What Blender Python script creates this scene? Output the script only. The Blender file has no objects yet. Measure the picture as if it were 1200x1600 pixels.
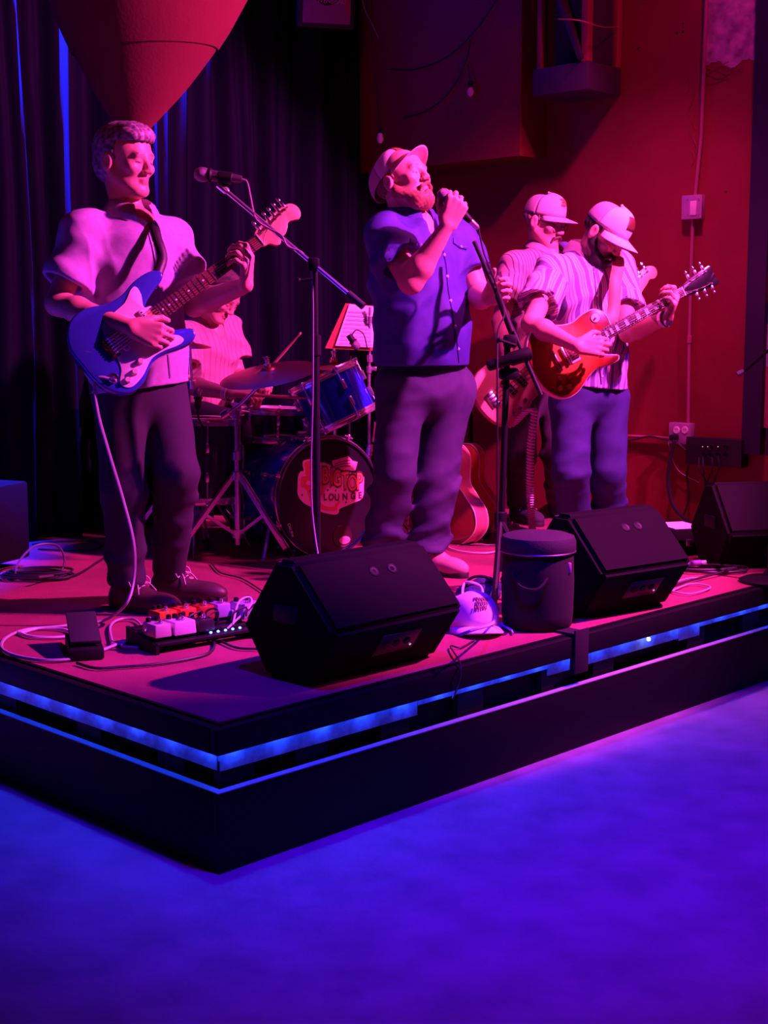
import bpy, bmesh, math, random
import numpy as np
from mathutils import Vector, Matrix
random.seed(7)
S = bpy.context.scene
C = S.collection
V = Vector

# ------------------------------------------------------------------ camera
FP, EYE, HZ = 2170.0, 1.41, 510.0            # focal length in pixels of a 1200x1600 frame, eye height, horizon row
TH = math.atan((800 - HZ) / FP)
cam = bpy.data.objects.new('camera', bpy.data.cameras.new('camera'))
C.objects.link(cam)
cam.location = (0, 0, EYE)
cam.rotation_euler = (math.pi / 2 - TH, 0, 0)
cam.data.sensor_fit = 'VERTICAL'
cam.data.sensor_height = 36
cam.data.lens = 36 * FP / 1600
cam.data.clip_start = 0.05
S.camera = cam
# ------------------------------------------------------------------ exposure, world
vs = S.view_settings
vs.view_transform = 'Standard'; vs.look = 'None'; vs.gamma = 1; vs.use_curve_mapping = False
vs.exposure = 0.0
S.cycles.max_bounces = 5; S.cycles.diffuse_bounces = 2; S.cycles.glossy_bounces = 3
S.cycles.sample_clamp_indirect = 4
w = bpy.data.worlds.new('dark room'); S.world = w; w.use_nodes = True
w.node_tree.nodes['Background'].inputs[0].default_value = (0.9, 0.03, 0.22, 1)
w.node_tree.nodes['Background'].inputs[1].default_value = 0.004
# ------------------------------------------------------------------ stage lamps and added fills
def spot(name, loc, to, col, watts, angle, blend=0.4, size=0.08):
    l = bpy.data.lights.new(name, 'SPOT'); l.color = col; l.energy = watts
    l.spot_size = math.radians(angle); l.spot_blend = blend; l.shadow_soft_size = size
    o = bpy.data.objects.new(name, l); C.objects.link(o); o.location = loc
    o.rotation_euler = (V(to) - V(loc)).to_track_quat('-Z', 'Y').to_euler()
    return o
spot('magenta_stage_lamp', (2.60, 4.45, 3.40), (-0.38, 5.95, 1.15), (1.0, 0.055, 0.58), 2300, 66, 0.35, 0.05)
spot('violet_stage_lamp', (2.75, 4.25, 3.40), (-0.38, 5.85, 1.05), (0.2, 0.02, 1.0), 240, 62, 0.4, 0.05)
spot('rose_top_lamp', (1.15, 5.85, 3.6), (0.5, 6.6, 1.0), (1.0, 0.05, 0.5), 260, 84, 0.7, 0.06)
spot('crimson_wall_fill', (1.60, 5.75, 3.9), (1.60, 6.9, 1.5), (1.0, 0.02, 0.24), 60, 110, 0.8, 0.08)  # added: stands in for the key lamp's wash on the red wall
spot('blue_floor_lamp', (0.35, 3.1, 3.7), (0.30, 4.05, 0.0), (0.035, 0.0, 1.0), 720, 60, 1.0, 0.15)
spot('red_fill_lamp', (2.2, 1.6, 3.4), (1.1, 2.8, 0.0), (1.0, 0.01, 0.12), 55, 60, 1.0, 0.3)
spot('red_fill_lamp', (-0.6, 0.6, 3.2), (-0.95, 5.55, 2.7), (1.0, 0.05, 0.08), 75, 34, 0.8, 0.3)  # added unseen fill that brightens the hanging cone

# ------------------------------------------------------------------ from a measured direction to a place in the room
ct, st = math.cos(TH), math.sin(TH)
def ray(px, py):
    dx = (px - 600) / FP; dy = (800 - py) / FP
    return V((dx, ct + dy * st, -st + dy * ct))
def at(px, py, Y):                                  # the point at depth Y
    r = ray(px, py); t = Y / r.y
    return V((r.x * t, Y, EYE + r.z * t))
def onz(px, py, z):                                 # the point at height z
    r = ray(px, py); t = (z - EYE) / r.z
    return V((r.x * t, r.y * t, z))
def onp(px, py, p, n, off=0):                       # the point on a wall
    r = ray(px, py); o = V((0, 0, EYE)); n = V(n)
    t = (V(p) + n * off - o).dot(n) / r.dot(n)
    return o + r * t
U = V((0.7024, 0.7118, 0)).normalized()             # along the front edge of the stage
W = V((-0.7118, 0.7024, 0)).normalized()            # along its left edge
A = onz(346, 1357, 0)                               # the stage's front corner
SZ = 0.39                                           # stage height
def st_(u, v, z=0.0):
    return A + U * u + W * v + V((0, 0, z))
def S_(px, py, h=0.0): return onz(px, py, SZ + h)

# ------------------------------------------------------------------ materials
MATS = {}
def mat(name, col, rough=0.6, metal=0.0, noise=None, bump=None, emit=None, spec=None, coat=0, sheen=0, alpha=None):
    if name in MATS: return MATS[name]
    m = bpy.data.materials.new(name); m.use_nodes = True
    nt = m.node_tree; b = nt.nodes['Principled BSDF']
    b.inputs['Base Color'].default_value = (*col, 1)
    b.inputs['Roughness'].default_value = rough
    b.inputs['Metallic'].default_value = metal
    if spec is not None: b.inputs['Specular IOR Level'].default_value = spec
    if coat: b.inputs['Coat Weight'].default_value = coat
    if sheen: b.inputs['Sheen Weight'].default_value = sheen
    tc = nt.nodes.new('ShaderNodeTexCoord')
    if noise:                                       # (scale, other colour, detail)
        n = nt.nodes.new('ShaderNodeTexNoise'); n.inputs['Scale'].default_value = noise[0]
        n.inputs['Detail'].default_value = noise[2] if len(noise) > 2 else 6
        nt.links.new(tc.outputs['Object'], n.inputs['Vector'])
        r = nt.nodes.new('ShaderNodeValToRGB')
        r.color_ramp.elements[0].position = 0.35; r.color_ramp.elements[1].position = 0.68
        r.color_ramp.elements[0].color = (*col, 1); r.color_ramp.elements[1].color = (*noise[1], 1)
        nt.links.new(n.outputs['Fac'], r.inputs['Fac']); nt.links.new(r.outputs['Color'], b.inputs['Base Color'])
    if bump:                                        # (scale, strength, distance)
        n = nt.nodes.new('ShaderNodeTexNoise'); n.inputs['Scale'].default_value = bump[0]; n.inputs['Detail'].default_value = 5
        nt.links.new(tc.outputs['Object'], n.inputs['Vector'])
        u = nt.nodes.new('ShaderNodeBump'); u.inputs['Strength'].default_value = bump[1]; u.inputs['Distance'].default_value = bump[2]
        nt.links.new(n.outputs['Fac'], u.inputs['Height']); nt.links.new(u.outputs['Normal'], b.inputs['Normal'])
    if emit:
        b.inputs['Emission Color'].default_value = (*emit[0], 1); b.inputs['Emission Strength'].default_value = emit[1]
    MATS[name] = m
    return m
def attr_mat(name, attr, rough=0.6, bump=None):     # colour from a painted surface attribute
    m = mat(name, (0.5, 0.5, 0.5), rough, bump=bump)
    nt = m.node_tree; a = nt.nodes.new('ShaderNodeAttribute'); a.attribute_name = attr
    nt.links.new(a.outputs['Color'], nt.nodes['Principled BSDF'].inputs['Base Color'])
    return m
def stripe_mat(name, base, bands, rough=0.8):       # woven stripes across the attribute 'sc' in metres; bands = (period, width, colour)
    m = mat(name, base, rough, bump=(260, 0.3, 0.001)); nt = m.node_tree
    a = nt.nodes.new('ShaderNodeAttribute'); a.attribute_name = 'sc'
    prev = None
    for i, (per, wid, off, col) in enumerate(bands):
        ad = nt.nodes.new('ShaderNodeMath'); ad.operation = 'ADD'; ad.inputs[1].default_value = off + 10 * per
        nt.links.new(a.outputs['Fac'], ad.inputs[0])
        mo = nt.nodes.new('ShaderNodeMath'); mo.operation = 'MODULO'; mo.inputs[1].default_value = per
        nt.links.new(ad.outputs[0], mo.inputs[0])
        lt = nt.nodes.new('ShaderNodeMath'); lt.operation = 'LESS_THAN'; lt.inputs[1].default_value = wid
        nt.links.new(mo.outputs[0], lt.inputs[0])
        mx = nt.nodes.new('ShaderNodeMix'); mx.data_type = 'RGBA'
        nt.links.new(lt.outputs[0], mx.inputs['Factor'])
        mx.inputs[7].default_value = (*col, 1)
        if prev is None: mx.inputs[6].default_value = (*base, 1)
        else: nt.links.new(prev, mx.inputs[6])
        prev = mx.outputs[2]
    nt.links.new(prev, nt.nodes['Principled BSDF'].inputs['Base Color'])
    return m
black_metal = mat('black powder coated metal', (0.008, 0.008, 0.009), 0.55, spec=.25)
black_plastic = mat('black plastic', (0.008, 0.008, 0.009), 0.55, spec=.25)
chrome = mat('chrome', (0.85, 0.85, 0.87), 0.27, 0.9)
steel = mat('satin steel', (0.6, 0.6, 0.62), 0.32, 1.0)
rubber = mat('black rubber', (0.02, 0.02, 0.02), 0.75)
white_plastic = mat('white plastic', (0.8, 0.8, 0.78), 0.4)
black_cloth = mat('black cloth', (0.008, 0.007, 0.009), 0.9, bump=(300, 0.4, 0.001))
cable_black = mat('black cable jacket', (0.02, 0.02, 0.022), 0.5)
cable_grey = mat('grey cable jacket', (0.4, 0.38, 0.42), 0.5)
cable_white = mat('white cable jacket', (0.75, 0.72, 0.78), 0.45)
paper_mat = mat('white paper', (0.85, 0.85, 0.83), 0.8)

# ------------------------------------------------------------------ mesh building
def wm(o):
    m = o.matrix_basis.copy()
    while o.parent:
        o = o.parent; m = o.matrix_basis @ m
    return m
class MB:
    def __init__(s): s.v = []; s.f = []; s.mi = []; s.m = 0
    def add(s, vs, fs):
        n = len(s.v); s.v += [tuple(x) for x in vs]
        s.f += [[i + n for i in f] for f in fs]; s.mi += [s.m] * len(fs)
        return s
    def box(s, c, size, X=None, Y=None, Z=None, bev=0.0, taper=1.0):
        X = V(X or (1, 0, 0)).normalized(); Z = V(Z or (0, 0, 1)).normalized()
        Y = V(Y).normalized() if Y else Z.cross(X).normalized()
        c = V(c); h = V(size) / 2
        if bev <= 0:
            vs = [c + X * (i * h.x * (taper if k > 0 else 1)) + Y * (j * h.y * (taper if k > 0 else 1)) + Z * (k * h.z) for k in (-1, 1) for j in (-1, 1) for i in (-1, 1)]
            return s.add(vs, [(0, 2, 3, 1), (4, 5, 7, 6), (0, 1, 5, 4), (2, 6, 7, 3), (0, 4, 6, 2), (1, 3, 7, 5)])
        b = min(bev, h.x * .9, h.y * .9, h.z * .9)
        bm = bmesh.new(); bmesh.ops.create_cube(bm, size=1)
        for v in bm.verts:
            t = taper if v.co.z > 0 else 1
            v.co = V((v.co.x * size[0] * t, v.co.y * size[1] * t, v.co.z * size[2]))
        bmesh.ops.bevel(bm, geom=bm.edges[:], offset=b, segments=2, affect='EDGES', profile=0.5)
        bm.verts.ensure_lookup_table()
        s.add([c + X * v.co.x + Y * v.co.y + Z * v.co.z for v in bm.verts], [[v.index for v in f.verts] for f in bm.faces])
        bm.free(); return s
    def bar(s, a, b, w_, t_=None, up=(0, 0, 1), bev=0):
        a, b = V(a), V(b); d = b - a; t_ = t_ or w_
        z = d.normalized(); u = V(up)
        x = u.cross(z)
        if x.length < 1e-4: x = V((1, 0, 0)).cross(z)
        x.normalize()
        return s.box((a + b) / 2, (w_, t_, d.length), X=x, Z=z, bev=bev)
    def tube(s, pts, r, n=8, caps=True, closed=False):
        pts = [V(p) for p in pts]; k = len(pts); rs = r if hasattr(r, '__len__') else [r] * k
        vs = []; nrm = None
        for i, p in enumerate(pts):
            if closed: t = pts[(i + 1) % k] - pts[i - 1]
            else: t = pts[min(i + 1, k - 1)] - pts[max(i - 1, 0)]
            if t.length < 1e-9: t = V((0, 0, 1))
            t.normalize()
            if nrm is None:
                nrm = t.cross(V((0, 0, 1)))
                if nrm.length < 1e-3: nrm = t.cross(V((1, 0, 0)))
            nrm = (nrm - t * nrm.dot(t)); nrm.normalize(); bi = t.cross(nrm)
            for j in range(n):
                a = 2 * math.pi * j / n
                vs.append(p + (nrm * math.cos(a) + bi * math.sin(a)) * rs[i])
        fs = []
        for i in range(k if closed else k - 1):
            i2 = (i + 1) % k
            for j in range(n):
                fs.append((i * n + j, i * n + (j + 1) % n, i2 * n + (j + 1) % n, i2 * n + j))
        if caps and not closed:
            fs.append(tuple(reversed(range(n)))); fs.append(tuple((k - 1) * n + j for j in range(n)))
        return s.add(vs, fs)
    def lathe(s, o, axis, prof, n=32, X=None):          # prof = [(radius, height along the axis)]
        z = V(axis).normalized(); x = V(X) if X else z.cross(V((0, 1, 0)))
        if x.length < 1e-3: x = z.cross(V((1, 0, 0)))
        x.normalize(); y = z.cross(x); o = V(o); vs = []
        for (r, h) in prof:
            for j in range(n):
                a = 2 * math.pi * j / n
                vs.append(o + z * h + (x * math.cos(a) + y * math.sin(a)) * max(r, 1e-5))
        fs = [(i * n + j, i * n + (j + 1) % n, (i + 1) * n + (j + 1) % n, (i + 1) * n + j) for i in range(len(prof) - 1) for j in range(n)]
        return s.add(vs, fs)
    def torus(s, o, axis, R, r, n=40, m=8):
        z = V(axis).normalized(); x = z.cross(V((0, 1, 0)))
        if x.length < 1e-3: x = z.cross(V((1, 0, 0)))
        x.normalize(); y = z.cross(x)
        return s.tube([V(o) + (x * math.cos(2 * math.pi * i / n) + y * math.sin(2 * math.pi * i / n)) * R for i in range(n)], r, m, closed=True)
    def ell(s, c, rad, X=None, Z=None, n=14, m=9):
        Z = V(Z or (0, 0, 1)).normalized(); X = V(X or (1, 0, 0)); X = (X - Z * X.dot(Z)).normalized(); Y = Z.cross(X); c = V(c)
        r = rad if hasattr(rad, '__len__') else (rad,) * 3
        vs = [c + Z * r[2]]
        for i in range(1, m):
            ph = math.pi * i / m
            for j in range(n):
                a = 2 * math.pi * j / n
                vs.append(c + X * (r[0] * math.sin(ph) * math.cos(a)) + Y * (r[1] * math.sin(ph) * math.sin(a)) + Z * (r[2] * math.cos(ph)))
        vs.append(c - Z * r[2]); fs = [(0, 1 + j, 1 + (j + 1) % n) for j in range(n)]
        for i in range(m - 2):
            for j in range(n):
                a0 = 1 + i * n; fs.append((a0 + j, a0 + n + j, a0 + n + (j + 1) % n, a0 + (j + 1) % n))
        l = len(vs) - 1; a0 = 1 + (m - 2) * n
        fs += [(l, a0 + (j + 1) % n, a0 + j) for j in range(n)]
        return s.add(vs, fs)
    def grid(s, fn, nu, nv, closed=False):
        vs = [fn(i / nu, j / nv) for i in range(nu + 1) for j in range(nv + 1)]
        return s.add(vs, [(i * (nv + 1) + j, (i + 1) * (nv + 1) + j, (i + 1) * (nv + 1) + j + 1, i * (nv + 1) + j + 1) for i in range(nu) for j in range(nv)])
    def plate(s, pts, o, X, Y, t, bev=0.0):             # closed outline pts (2D) in the frame X, Y; thickness t along -X x Y ; optional rounded edge
        X = V(X).normalized(); Y = V(Y).normalized(); Z = X.cross(Y); o = V(o)
        ar = sum(pts[i][0] * pts[(i + 1) % len(pts)][1] - pts[(i + 1) % len(pts)][0] * pts[i][1] for i in range(len(pts)))
        if ar < 0: pts = pts[::-1]
        n = len(pts)
        def inset(d):
            r = []
            for i in range(n):
                p0, p1, p2 = V(pts[i - 1]), V(pts[i]), V(pts[(i + 1) % n])
                e = (p2 - p0)
                if e.length < 1e-9: e = V((1, 0))
                e.normalize(); r.append((p1[0] - e[1] * d, p1[1] + e[0] * d))
            return r
        lv = [(0, 0), (0, -t)] if bev <= 0 else [(bev, 0), (bev * .3, -bev * .3), (0, -bev), (0, -t + bev), (bev * .3, -t + bev * .3), (bev, -t)]
        vs = []
        for (d, h) in lv:
            q = inset(d) if d else pts
            vs += [o + X * p[0] + Y * p[1] + Z * h for p in q]
        L = len(lv); fs = [tuple(range(n)), tuple(reversed(range((L - 1) * n, L * n)))]
        for i in range(L - 1):
            for j in range(n):
                fs.append((i * n + j, (i + 1) * n + j, (i + 1) * n + (j + 1) % n, i * n + (j + 1) % n))
        return s.add(vs, fs)
    def build(s, name, m, parent=None, smooth=True, local=False, base=None, ang=40):
        me = bpy.data.meshes.new(name)
        me.from_pydata([tuple(v) for v in s.v], [], s.f); me.validate()
        o = bpy.data.objects.new(name, me); C.objects.link(o)
        if parent:
            o.parent = parent
            if not local: me.transform(wm(parent).inverted())
        elif base is not None:
            o.location = base; me.transform(Matrix.Translation(-V(base)))
        for x in (m if isinstance(m, (list, tuple)) else [m]): me.materials.append(x)
        if isinstance(m, (list, tuple)) and len(s.mi) == len(me.polygons): me.polygons.foreach_set('material_index', s.mi)
        if smooth:
            me.polygons.foreach_set('use_smooth', [True] * len(me.polygons))
            me.set_sharp_from_angle(angle=math.radians(ang))
        me.update(); return o
def tag(o, label, cat=None, group=None, kind=None):
    if label: o['label'] = label
    if cat: o['category'] = cat
    if group: o['group'] = group
    if kind: o['kind'] = kind
    return o
def thing(name, label, cat, loc, group=None, kind=None, rot=None):
    o = bpy.data.objects.new(name, None); C.objects.link(o); o.empty_display_size = 0.1
    o.location = V(loc)
    if rot: o.matrix_basis = Matrix.Translation(V(loc)) @ rot.to_4x4()
    return tag(o, label, cat, group, kind)
def frame(x, z):                                     # rotation whose local x is x and local z is near z
    x = V(x).normalized(); z = V(z); z = (z - x * z.dot(x)).normalized(); y = z.cross(x)
    return Matrix((x, y, z)).transposed()
def crv(pts, n=8, closed=False):                     # Catmull-Rom through points (2D or 3D)
    P = [V(p) for p in pts]; k = len(P); out = []
    for i in range(k if closed else k - 1):
        p0 = P[i - 1] if (closed or i) else P[0] * 2 - P[1]
        p1, p2 = P[i], P[(i + 1) % k]
        p3 = P[(i + 2) % k] if (closed or i + 2 < k) else p2 * 2 - p1
        for j in range(n):
            t = j / n
            out.append(((p1 * 2) + (p2 - p0) * t + (p0 * 2 - p1 * 5 + p2 * 4 - p3) * t * t + (p1 * 3 - p0 - p2 * 3 + p3) * t ** 3) / 2)
    if not closed: out.append(P[-1])
    return out
def cable(name, pts, r, m, label, group=None, n=8, sides=6, cat='cable'):
    p = crv(pts, n); o = MB().tube(p, r, sides).build(name, m, base=p[0])
    return tag(o, label, cat, group)
# ================================================================== setting
NR = -U                                              # right wall faces the stage
PR = S_(955, 814.5)                                  # a point at its foot
NB = -W
PB = S_(100, 838)
def rw(px, py, off=0.0): return onp(px, py, PR, NR, off)
def bw(px, py, off=0.0): return onp(px, py, PB, NB, off)
du = (PR - A).dot(U)                                 # where the right wall stands along the front edge
dv = (PB - A).dot(W)
concrete = mat('blue lit concrete floor', (0.55, 0.53, 0.52), 0.62, noise=(6, (0.38, 0.37, 0.37), 14), bump=(14, 0.5, 0.010))
nt = concrete.node_tree
n2 = nt.nodes.new('ShaderNodeTexNoise'); n2.inputs['Scale'].default_value = 26; n2.inputs['Detail'].default_value = 8
tc = nt.nodes.new('ShaderNodeTexCoord'); nt.links.new(tc.outputs['Object'], n2.inputs['Vector'])
mr = nt.nodes.new('ShaderNodeMapRange'); mr.inputs[3].default_value = 0.48; mr.inputs[4].default_value = 0.78
nt.links.new(n2.outputs['Fac'], mr.inputs[0]); nt.links.new(mr.outputs[0], nt.nodes['Principled BSDF'].inputs['Roughness'])
wall_red = mat('matt dark red wall paint', (0.26, 0.020, 0.024), 0.62, noise=(2.2, (0.20, 0.015, 0.019), 9), bump=(14, 0.25, 0.012))
black_paint = mat('black painted wood', (0.005, 0.005, 0.006), 0.6, bump=(40, 0.2, 0.002), spec=.2)
carpet = mat('worn rose stage carpet', (0.34, 0.05, 0.10), 0.95, noise=(5, (0.25, 0.035, 0.075), 9), bump=(420, 0.8, 0.004))
velvet = mat('dark velvet curtain cloth', (0.004, 0.003, 0.012), 0.7, spec=.05, bump=(120, 0.2, 0.002))
led_board_mat = mat('grey taped board', (0.30, 0.32, 0.38), 0.5, noise=(30, (0.16, 0.17, 0.2), 8), bump=(60, 0.5, 0.004))

f = MB(); f.box((0, 4, -0.05), (16, 18, 0.1)); tag(f.build('floor', concrete, smooth=False, base=(0, 4, 0)), 'smooth concrete floor in front of the stage', None, kind='structure')
c = MB(); c.box((0, 4, 4.25), (16, 18, 0.1)); tag(c.build('ceiling', black_paint, smooth=False, base=(0, 4, 4.2)), 'black ceiling above the room', None, kind='structure')
def wall_quad(name, p0, d, L, z0, z1, n, th, m):
    b = MB(); d = V(d); c_ = V(p0) + d * (L / 2) - V(n) * (th / 2); c_.z = (z0 + z1) / 2
    b.box(c_, (L, th, z1 - z0), X=d, Z=(0, 0, 1))
    o = b.build(name, m, smooth=False, base=(c_.x, c_.y, z0)); o['kind'] = 'structure'; return o
pr0 = V((PR.x, PR.y, 0)); pb0 = V((PB.x, PB.y, 0))
corner = A + U * du + W * dv
wr_ = wall_quad('wall_right', A + U * du - W * 4.5, W, dv + 4.5, 0, 4.2, NR, 0.2, wall_red)
wb_ = wall_quad('wall_back', A + W * (dv + 0.35) - U * 2.5, U, du + 2.7, 0, 4.2, NB, 0.2, black_paint)
wall_quad('wall_left', A - U * 2.4 - W * 4.5, W, dv + 4.9, 0, 4.2, U, 0.2, black_paint)
# boxed-in soffit above the bass player
c0 = rw(812, 243, 0.22)
sx = -(c0 - (A + U * du)).dot(W)
L = dv + 0.35 - (c0 - (A + U * du)).dot(W)
b = MB(); cc = V((c0.x, c0.y, 0)) + W * (L / 2) + U * 0.11; cc.z = (c0.z + 4.2) / 2
b.box(cc, (L, 0.22, 4.2 - c0.z), X=W)
o = b.build('trim_1', wall_red, smooth=False, base=(cc.x, cc.y, c0.z)); tag(o, 'boxed-in soffit on the red wall', None, kind='structure')

# the bare plaster patch, plaster ridges and holes in the paint
plaster = mat('bare plaster', (0.55, 0.42, 0.5), 0.8, noise=(18, (0.20, 0.15, 0.22), 10), bump=(60, 0.6, 0.01))
random.seed(3)
edge = [(1104 + i * 3.7, 104 - 6 * math.sin(i * .45) - 9 * (i / 23) + random.uniform(-3, 3)) for i in range(24)]
pts = [(1104, -60)] + edge + [(1192, -60)]
w3 = [rw(px, py, 0.0) for px, py in pts]
o3 = w3[0]; X3 = -W; Y3 = V((0, 0, 1))
MB().plate([((p - o3).dot(X3), (p - o3).dot(Y3)) for p in w3], o3 - U * 0.003, X3, Y3, 0.003).build('bare_plaster_patch', plaster, wr_, smooth=False)
rd = MB()
for k in range(5):
    y0 = 106 + k * 5
    rd.tube([rw(1104 + j * 7, y0 + 5 * math.sin(j * .9 + k * 1.7) - j * (1.0 if k < 4 else -.3), 0.002) for j in range(6 + (k * 3) % 6)], 0.0025, 5)
for k in range(7):
    x0 = 1076 + (k * 7) % 12; y0 = 122 + k * 19
    rd.tube([rw(x0 + 3 * math.sin(j + k), y0 + j * 6, 0.002) for j in range(5)], 0.003, 5)
rd.build('paint_ridge', wall_red, wr_)['kind'] = 'stuff'
hl = MB()
for (x, y, r) in [(1058, 52, .006), (1067, 50, .006), (1067, 37, .005), (997, 76, .006), (1134, 300, .005)]:
    hl.lathe(rw(x, y, 0.0005), NR, [(0, .001), (r, .001), (r, 0)], 10)
hl.build('nail_hole', black_paint, wr_)['kind'] = 'stuff'
# framed mural at the right edge
fr = thing('mural_frame', 'tall dark framed mural panel on the red wall at the edge of the view', 'picture', rw(1178, 706, 0), None)
p0 = rw(1166, 708, 0.0); ang = -W
def fq(a, b_, z0, z1, t, m, name, par):              # slab on the right wall between wall coordinates a..b_
    q = MB(); cc = p0 + ang * ((a + b_) / 2) + NR * (t / 2); cc.z = (z0 + z1) / 2
    q.box(cc, (abs(b_ - a), t, z1 - z0), X=ang); return q.build(name, m, par, smooth=False)
purple_trim = mat('dark purple frame paint', (0.018, 0.01, 0.04), 0.5)
z0 = p0.z
def wc(px): return (rw(px, 600) - p0).dot(ang)
fq(0, .10, z0, 3.6, .05, purple_trim, 'frame_rail', fr)
fq(.13, 1.5, z0, z0 + .13, .05, purple_trim, 'frame_rail', fr)
for (zz0, zz1, col) in [(z0 + .13, z0 + .42, (.42, .10, .16)), (z0 + .42, z0 + .62, (.45, .4, .5)), (z0 + .62, z0 + .72, (.1, .1, .35)), (z0 + .72, z0 + .86, (.6, .35, .12)), (z0 + .86, z0 + 1.1, (.12, .12, .3)), (z0 + 1.1, 3.5, (.09, .03, .06))]:
    fq(.10, 1.5, zz0, zz1, .02, mat('mural %.2f' % zz0, col, .6), 'painted_panel', fr)

# ------------------------------------------------------------------ stage
stage = thing('stage_platform', 'low black stage with rose carpet and blue lit edge', 'stage', A, kind='structure')
Lu, Lv = du, dv + 0.3
def slab(u0, u1, v0, v1, z0, z1, m, name, bev=0.0, par=stage):
    q = MB(); q.box(st_((u0 + u1) / 2, (v0 + v1) / 2, (z0 + z1) / 2), (u1 - u0, v1 - v0, z1 - z0), X=U, Z=(0, 0, 1), bev=bev)
    return q.build(name, m, par, smooth=bev > 0)
slab(0.04, Lu, 0.04, Lv, 0.0, SZ - .09, black_paint, 'platform_core')
slab(0.0, Lu, 0.0, Lv, SZ - .075, SZ - .006, black_paint, 'deck', 0.004)
slab(0.012, Lu - .001, 0.012, Lv - .05, SZ - .006, SZ, carpet, 'carpet')
slab(0.0, Lu, 0.0, 0.012, SZ - .006, SZ + .001, black_paint, 'edge_trim')
slab(0.0, 0.012, 0.012, Lv, SZ - .006, SZ + .001, black_paint, 'edge_trim')
# lower fascia boards, standing proud of the lit recess
slab(-.03, Lu, -.03, -.008, 0.0, .216, black_paint, 'fascia_board', 0.002)
slab(-.03, -.008, -.008, Lv, 0.0, .216, black_paint, 'fascia_board', 0.002)
grey_edge = mat('pale lit board edge', (0.35, 0.35, 0.38), 0.6)  # pale strip added so the black boards' ledge reads as lit
slab(-.032, Lu, -.032, -.008, .216, .219, grey_edge, 'board_edge')
slab(-.032, -.008, -.008, Lv, .216, .219, grey_edge, 'board_edge')
# LED board pieces: the board is narrower in places and broken off in one place
def ux(px):                                          # distance along the front edge seen at column px
    r = ray(px, 1100); n = W; t = (A - V((0, 0, EYE))).dot(n) / r.dot(n); return (V((0, 0, EYE)) + r * t - A).dot(U)
def vx(px):
    r = ray(px, 1100); n = U; t = (A - V((0, 0, EYE))).dot(n) / r.dot(n); return (V((0, 0, EYE)) + r * t - A).dot(W)
zt = SZ - .075
for (a, b_, wd) in [(346, 655, .055), (655, 858, .026), (858, 892, .05), (906, 1060, .05), (1060, 1092, .06), (1092, 1300, .028)]:
    slab(ux(a), ux(b_) - .002, .006, .02, zt - wd, zt - .001, led_board_mat, 'led_board')
slab(.006, .02, .02, Lv, zt - .055, zt - .001, led_board_mat, 'led_board')
for px in (346, 465, 600, 720, 850, 930, 1075, 1160):
    slab(ux(px), ux(px) + .12, .012, .036, .20, zt - .03, black_paint, 'spacer_block')
for px in (280, 150, 20):
    slab(.012, .036, vx(px), vx(px) + .12, .20, zt - .03, black_paint, 'spacer_block')
led = mat('blue led strip', (0.0, 0.0, 0.0), 0.5, emit=((0.01, 0.05, 1.0), 1.0))
nt = led.node_tree; tc = nt.nodes.new('ShaderNodeTexCoord'); sp = nt.nodes.new('ShaderNodeSeparateXYZ'); nt.links.new(tc.outputs['Object'], sp.inputs[0])
ad = nt.nodes.new('ShaderNodeMath'); ad.operation = 'SUBTRACT'; nt.links.new(sp.outputs[1], ad.inputs[0]); 
mp = nt.nodes.new('ShaderNodeMath'); mp.operation = 'MULTIPLY'; mp.inputs[1].default_value = 55; nt.links.new(sp.outputs[1], mp.inputs[0])
sn = nt.nodes.new('ShaderNodeMath'); sn.operation = 'SINE'; nt.links.new(mp.outputs[0], sn.inputs[0])
pw = nt.nodes.new('ShaderNodeMapRange'); pw.inputs[1].default_value = .2; pw.inputs[2].default_value = 1; pw.inputs[3].default_value = 14; pw.inputs[4].default_value = 90; nt.links.new(sn.outputs[0], pw.inputs[0])
nt.links.new(pw.outputs[0], nt.nodes['Principled BSDF'].inputs['Emission Strength'])
slab(-.012, Lu, -.014, -.006, zt - .004, zt - .0005, led, 'led_strip')
slab(-.014, -.006, -.006, Lv, zt - .004, zt - .0005, led, 'led_strip')
q = MB(); q.ell(st_(ux(1005), -.016, zt - .012), (.007, .007, .007), n=10, m=6); q.build('led_bead', mat('bright led bead', (0, 0, 0), .4, emit=((.35, .55, 1), 25)), stage)
# the deck stands a little proud so the strip can hang under its lip
slab(-.03, Lu, -.03, 0.0, zt + .001, SZ - .004, black_paint, 'lip_board', 0.003)
slab(-.03, 0.0, 0.0, Lv, zt + .001, SZ - .004, black_paint, 'lip_board', 0.003)

# ------------------------------------------------------------------ curtain: hangs in deep folds in front of the back wall
def fold(x):
    return .050 * math.sin(x * 23) + .028 * math.sin(x * 51 + 1.3 * math.sin(x * 9)) + .025 * math.sin(x * 11 + 1)
def curtain(name, u0, u1, z0, z1, v, label):
    q = MB(); n = int((u1 - u0) / .012)
    def fn(i, j):
        u = u0 + (u1 - u0) * i; z = z1 + (z0 - z1) * j
        g = .55 + .45 * j
        return st_(u + .015 * math.sin(z * 1.7 + u * 9), v + fold(u + .012 * math.sin(z * 2.2 + u * 5)) * g, z)
    q.grid(fn, n, 26)
    o = q.build(name, velvet, base=st_((u0 + u1) / 2, v, z0))
    so = o.modifiers.new('thick', 'SOLIDIFY'); so.thickness = .006
    return tag(o, label, 'curtain')
ucut = (bw(300, 300) - A).dot(U)
curtain('stage_curtain', -2.1, ucut, SZ + .004, 4.1, dv + .02, 'dark velvet curtain behind the left guitarist with blue light on its folds')
curtain('stage_curtain', ucut + .01, du - .06, SZ + .004, 4.1, dv + .03, 'dark purple velvet curtain behind the drum kit and the singer')
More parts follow.
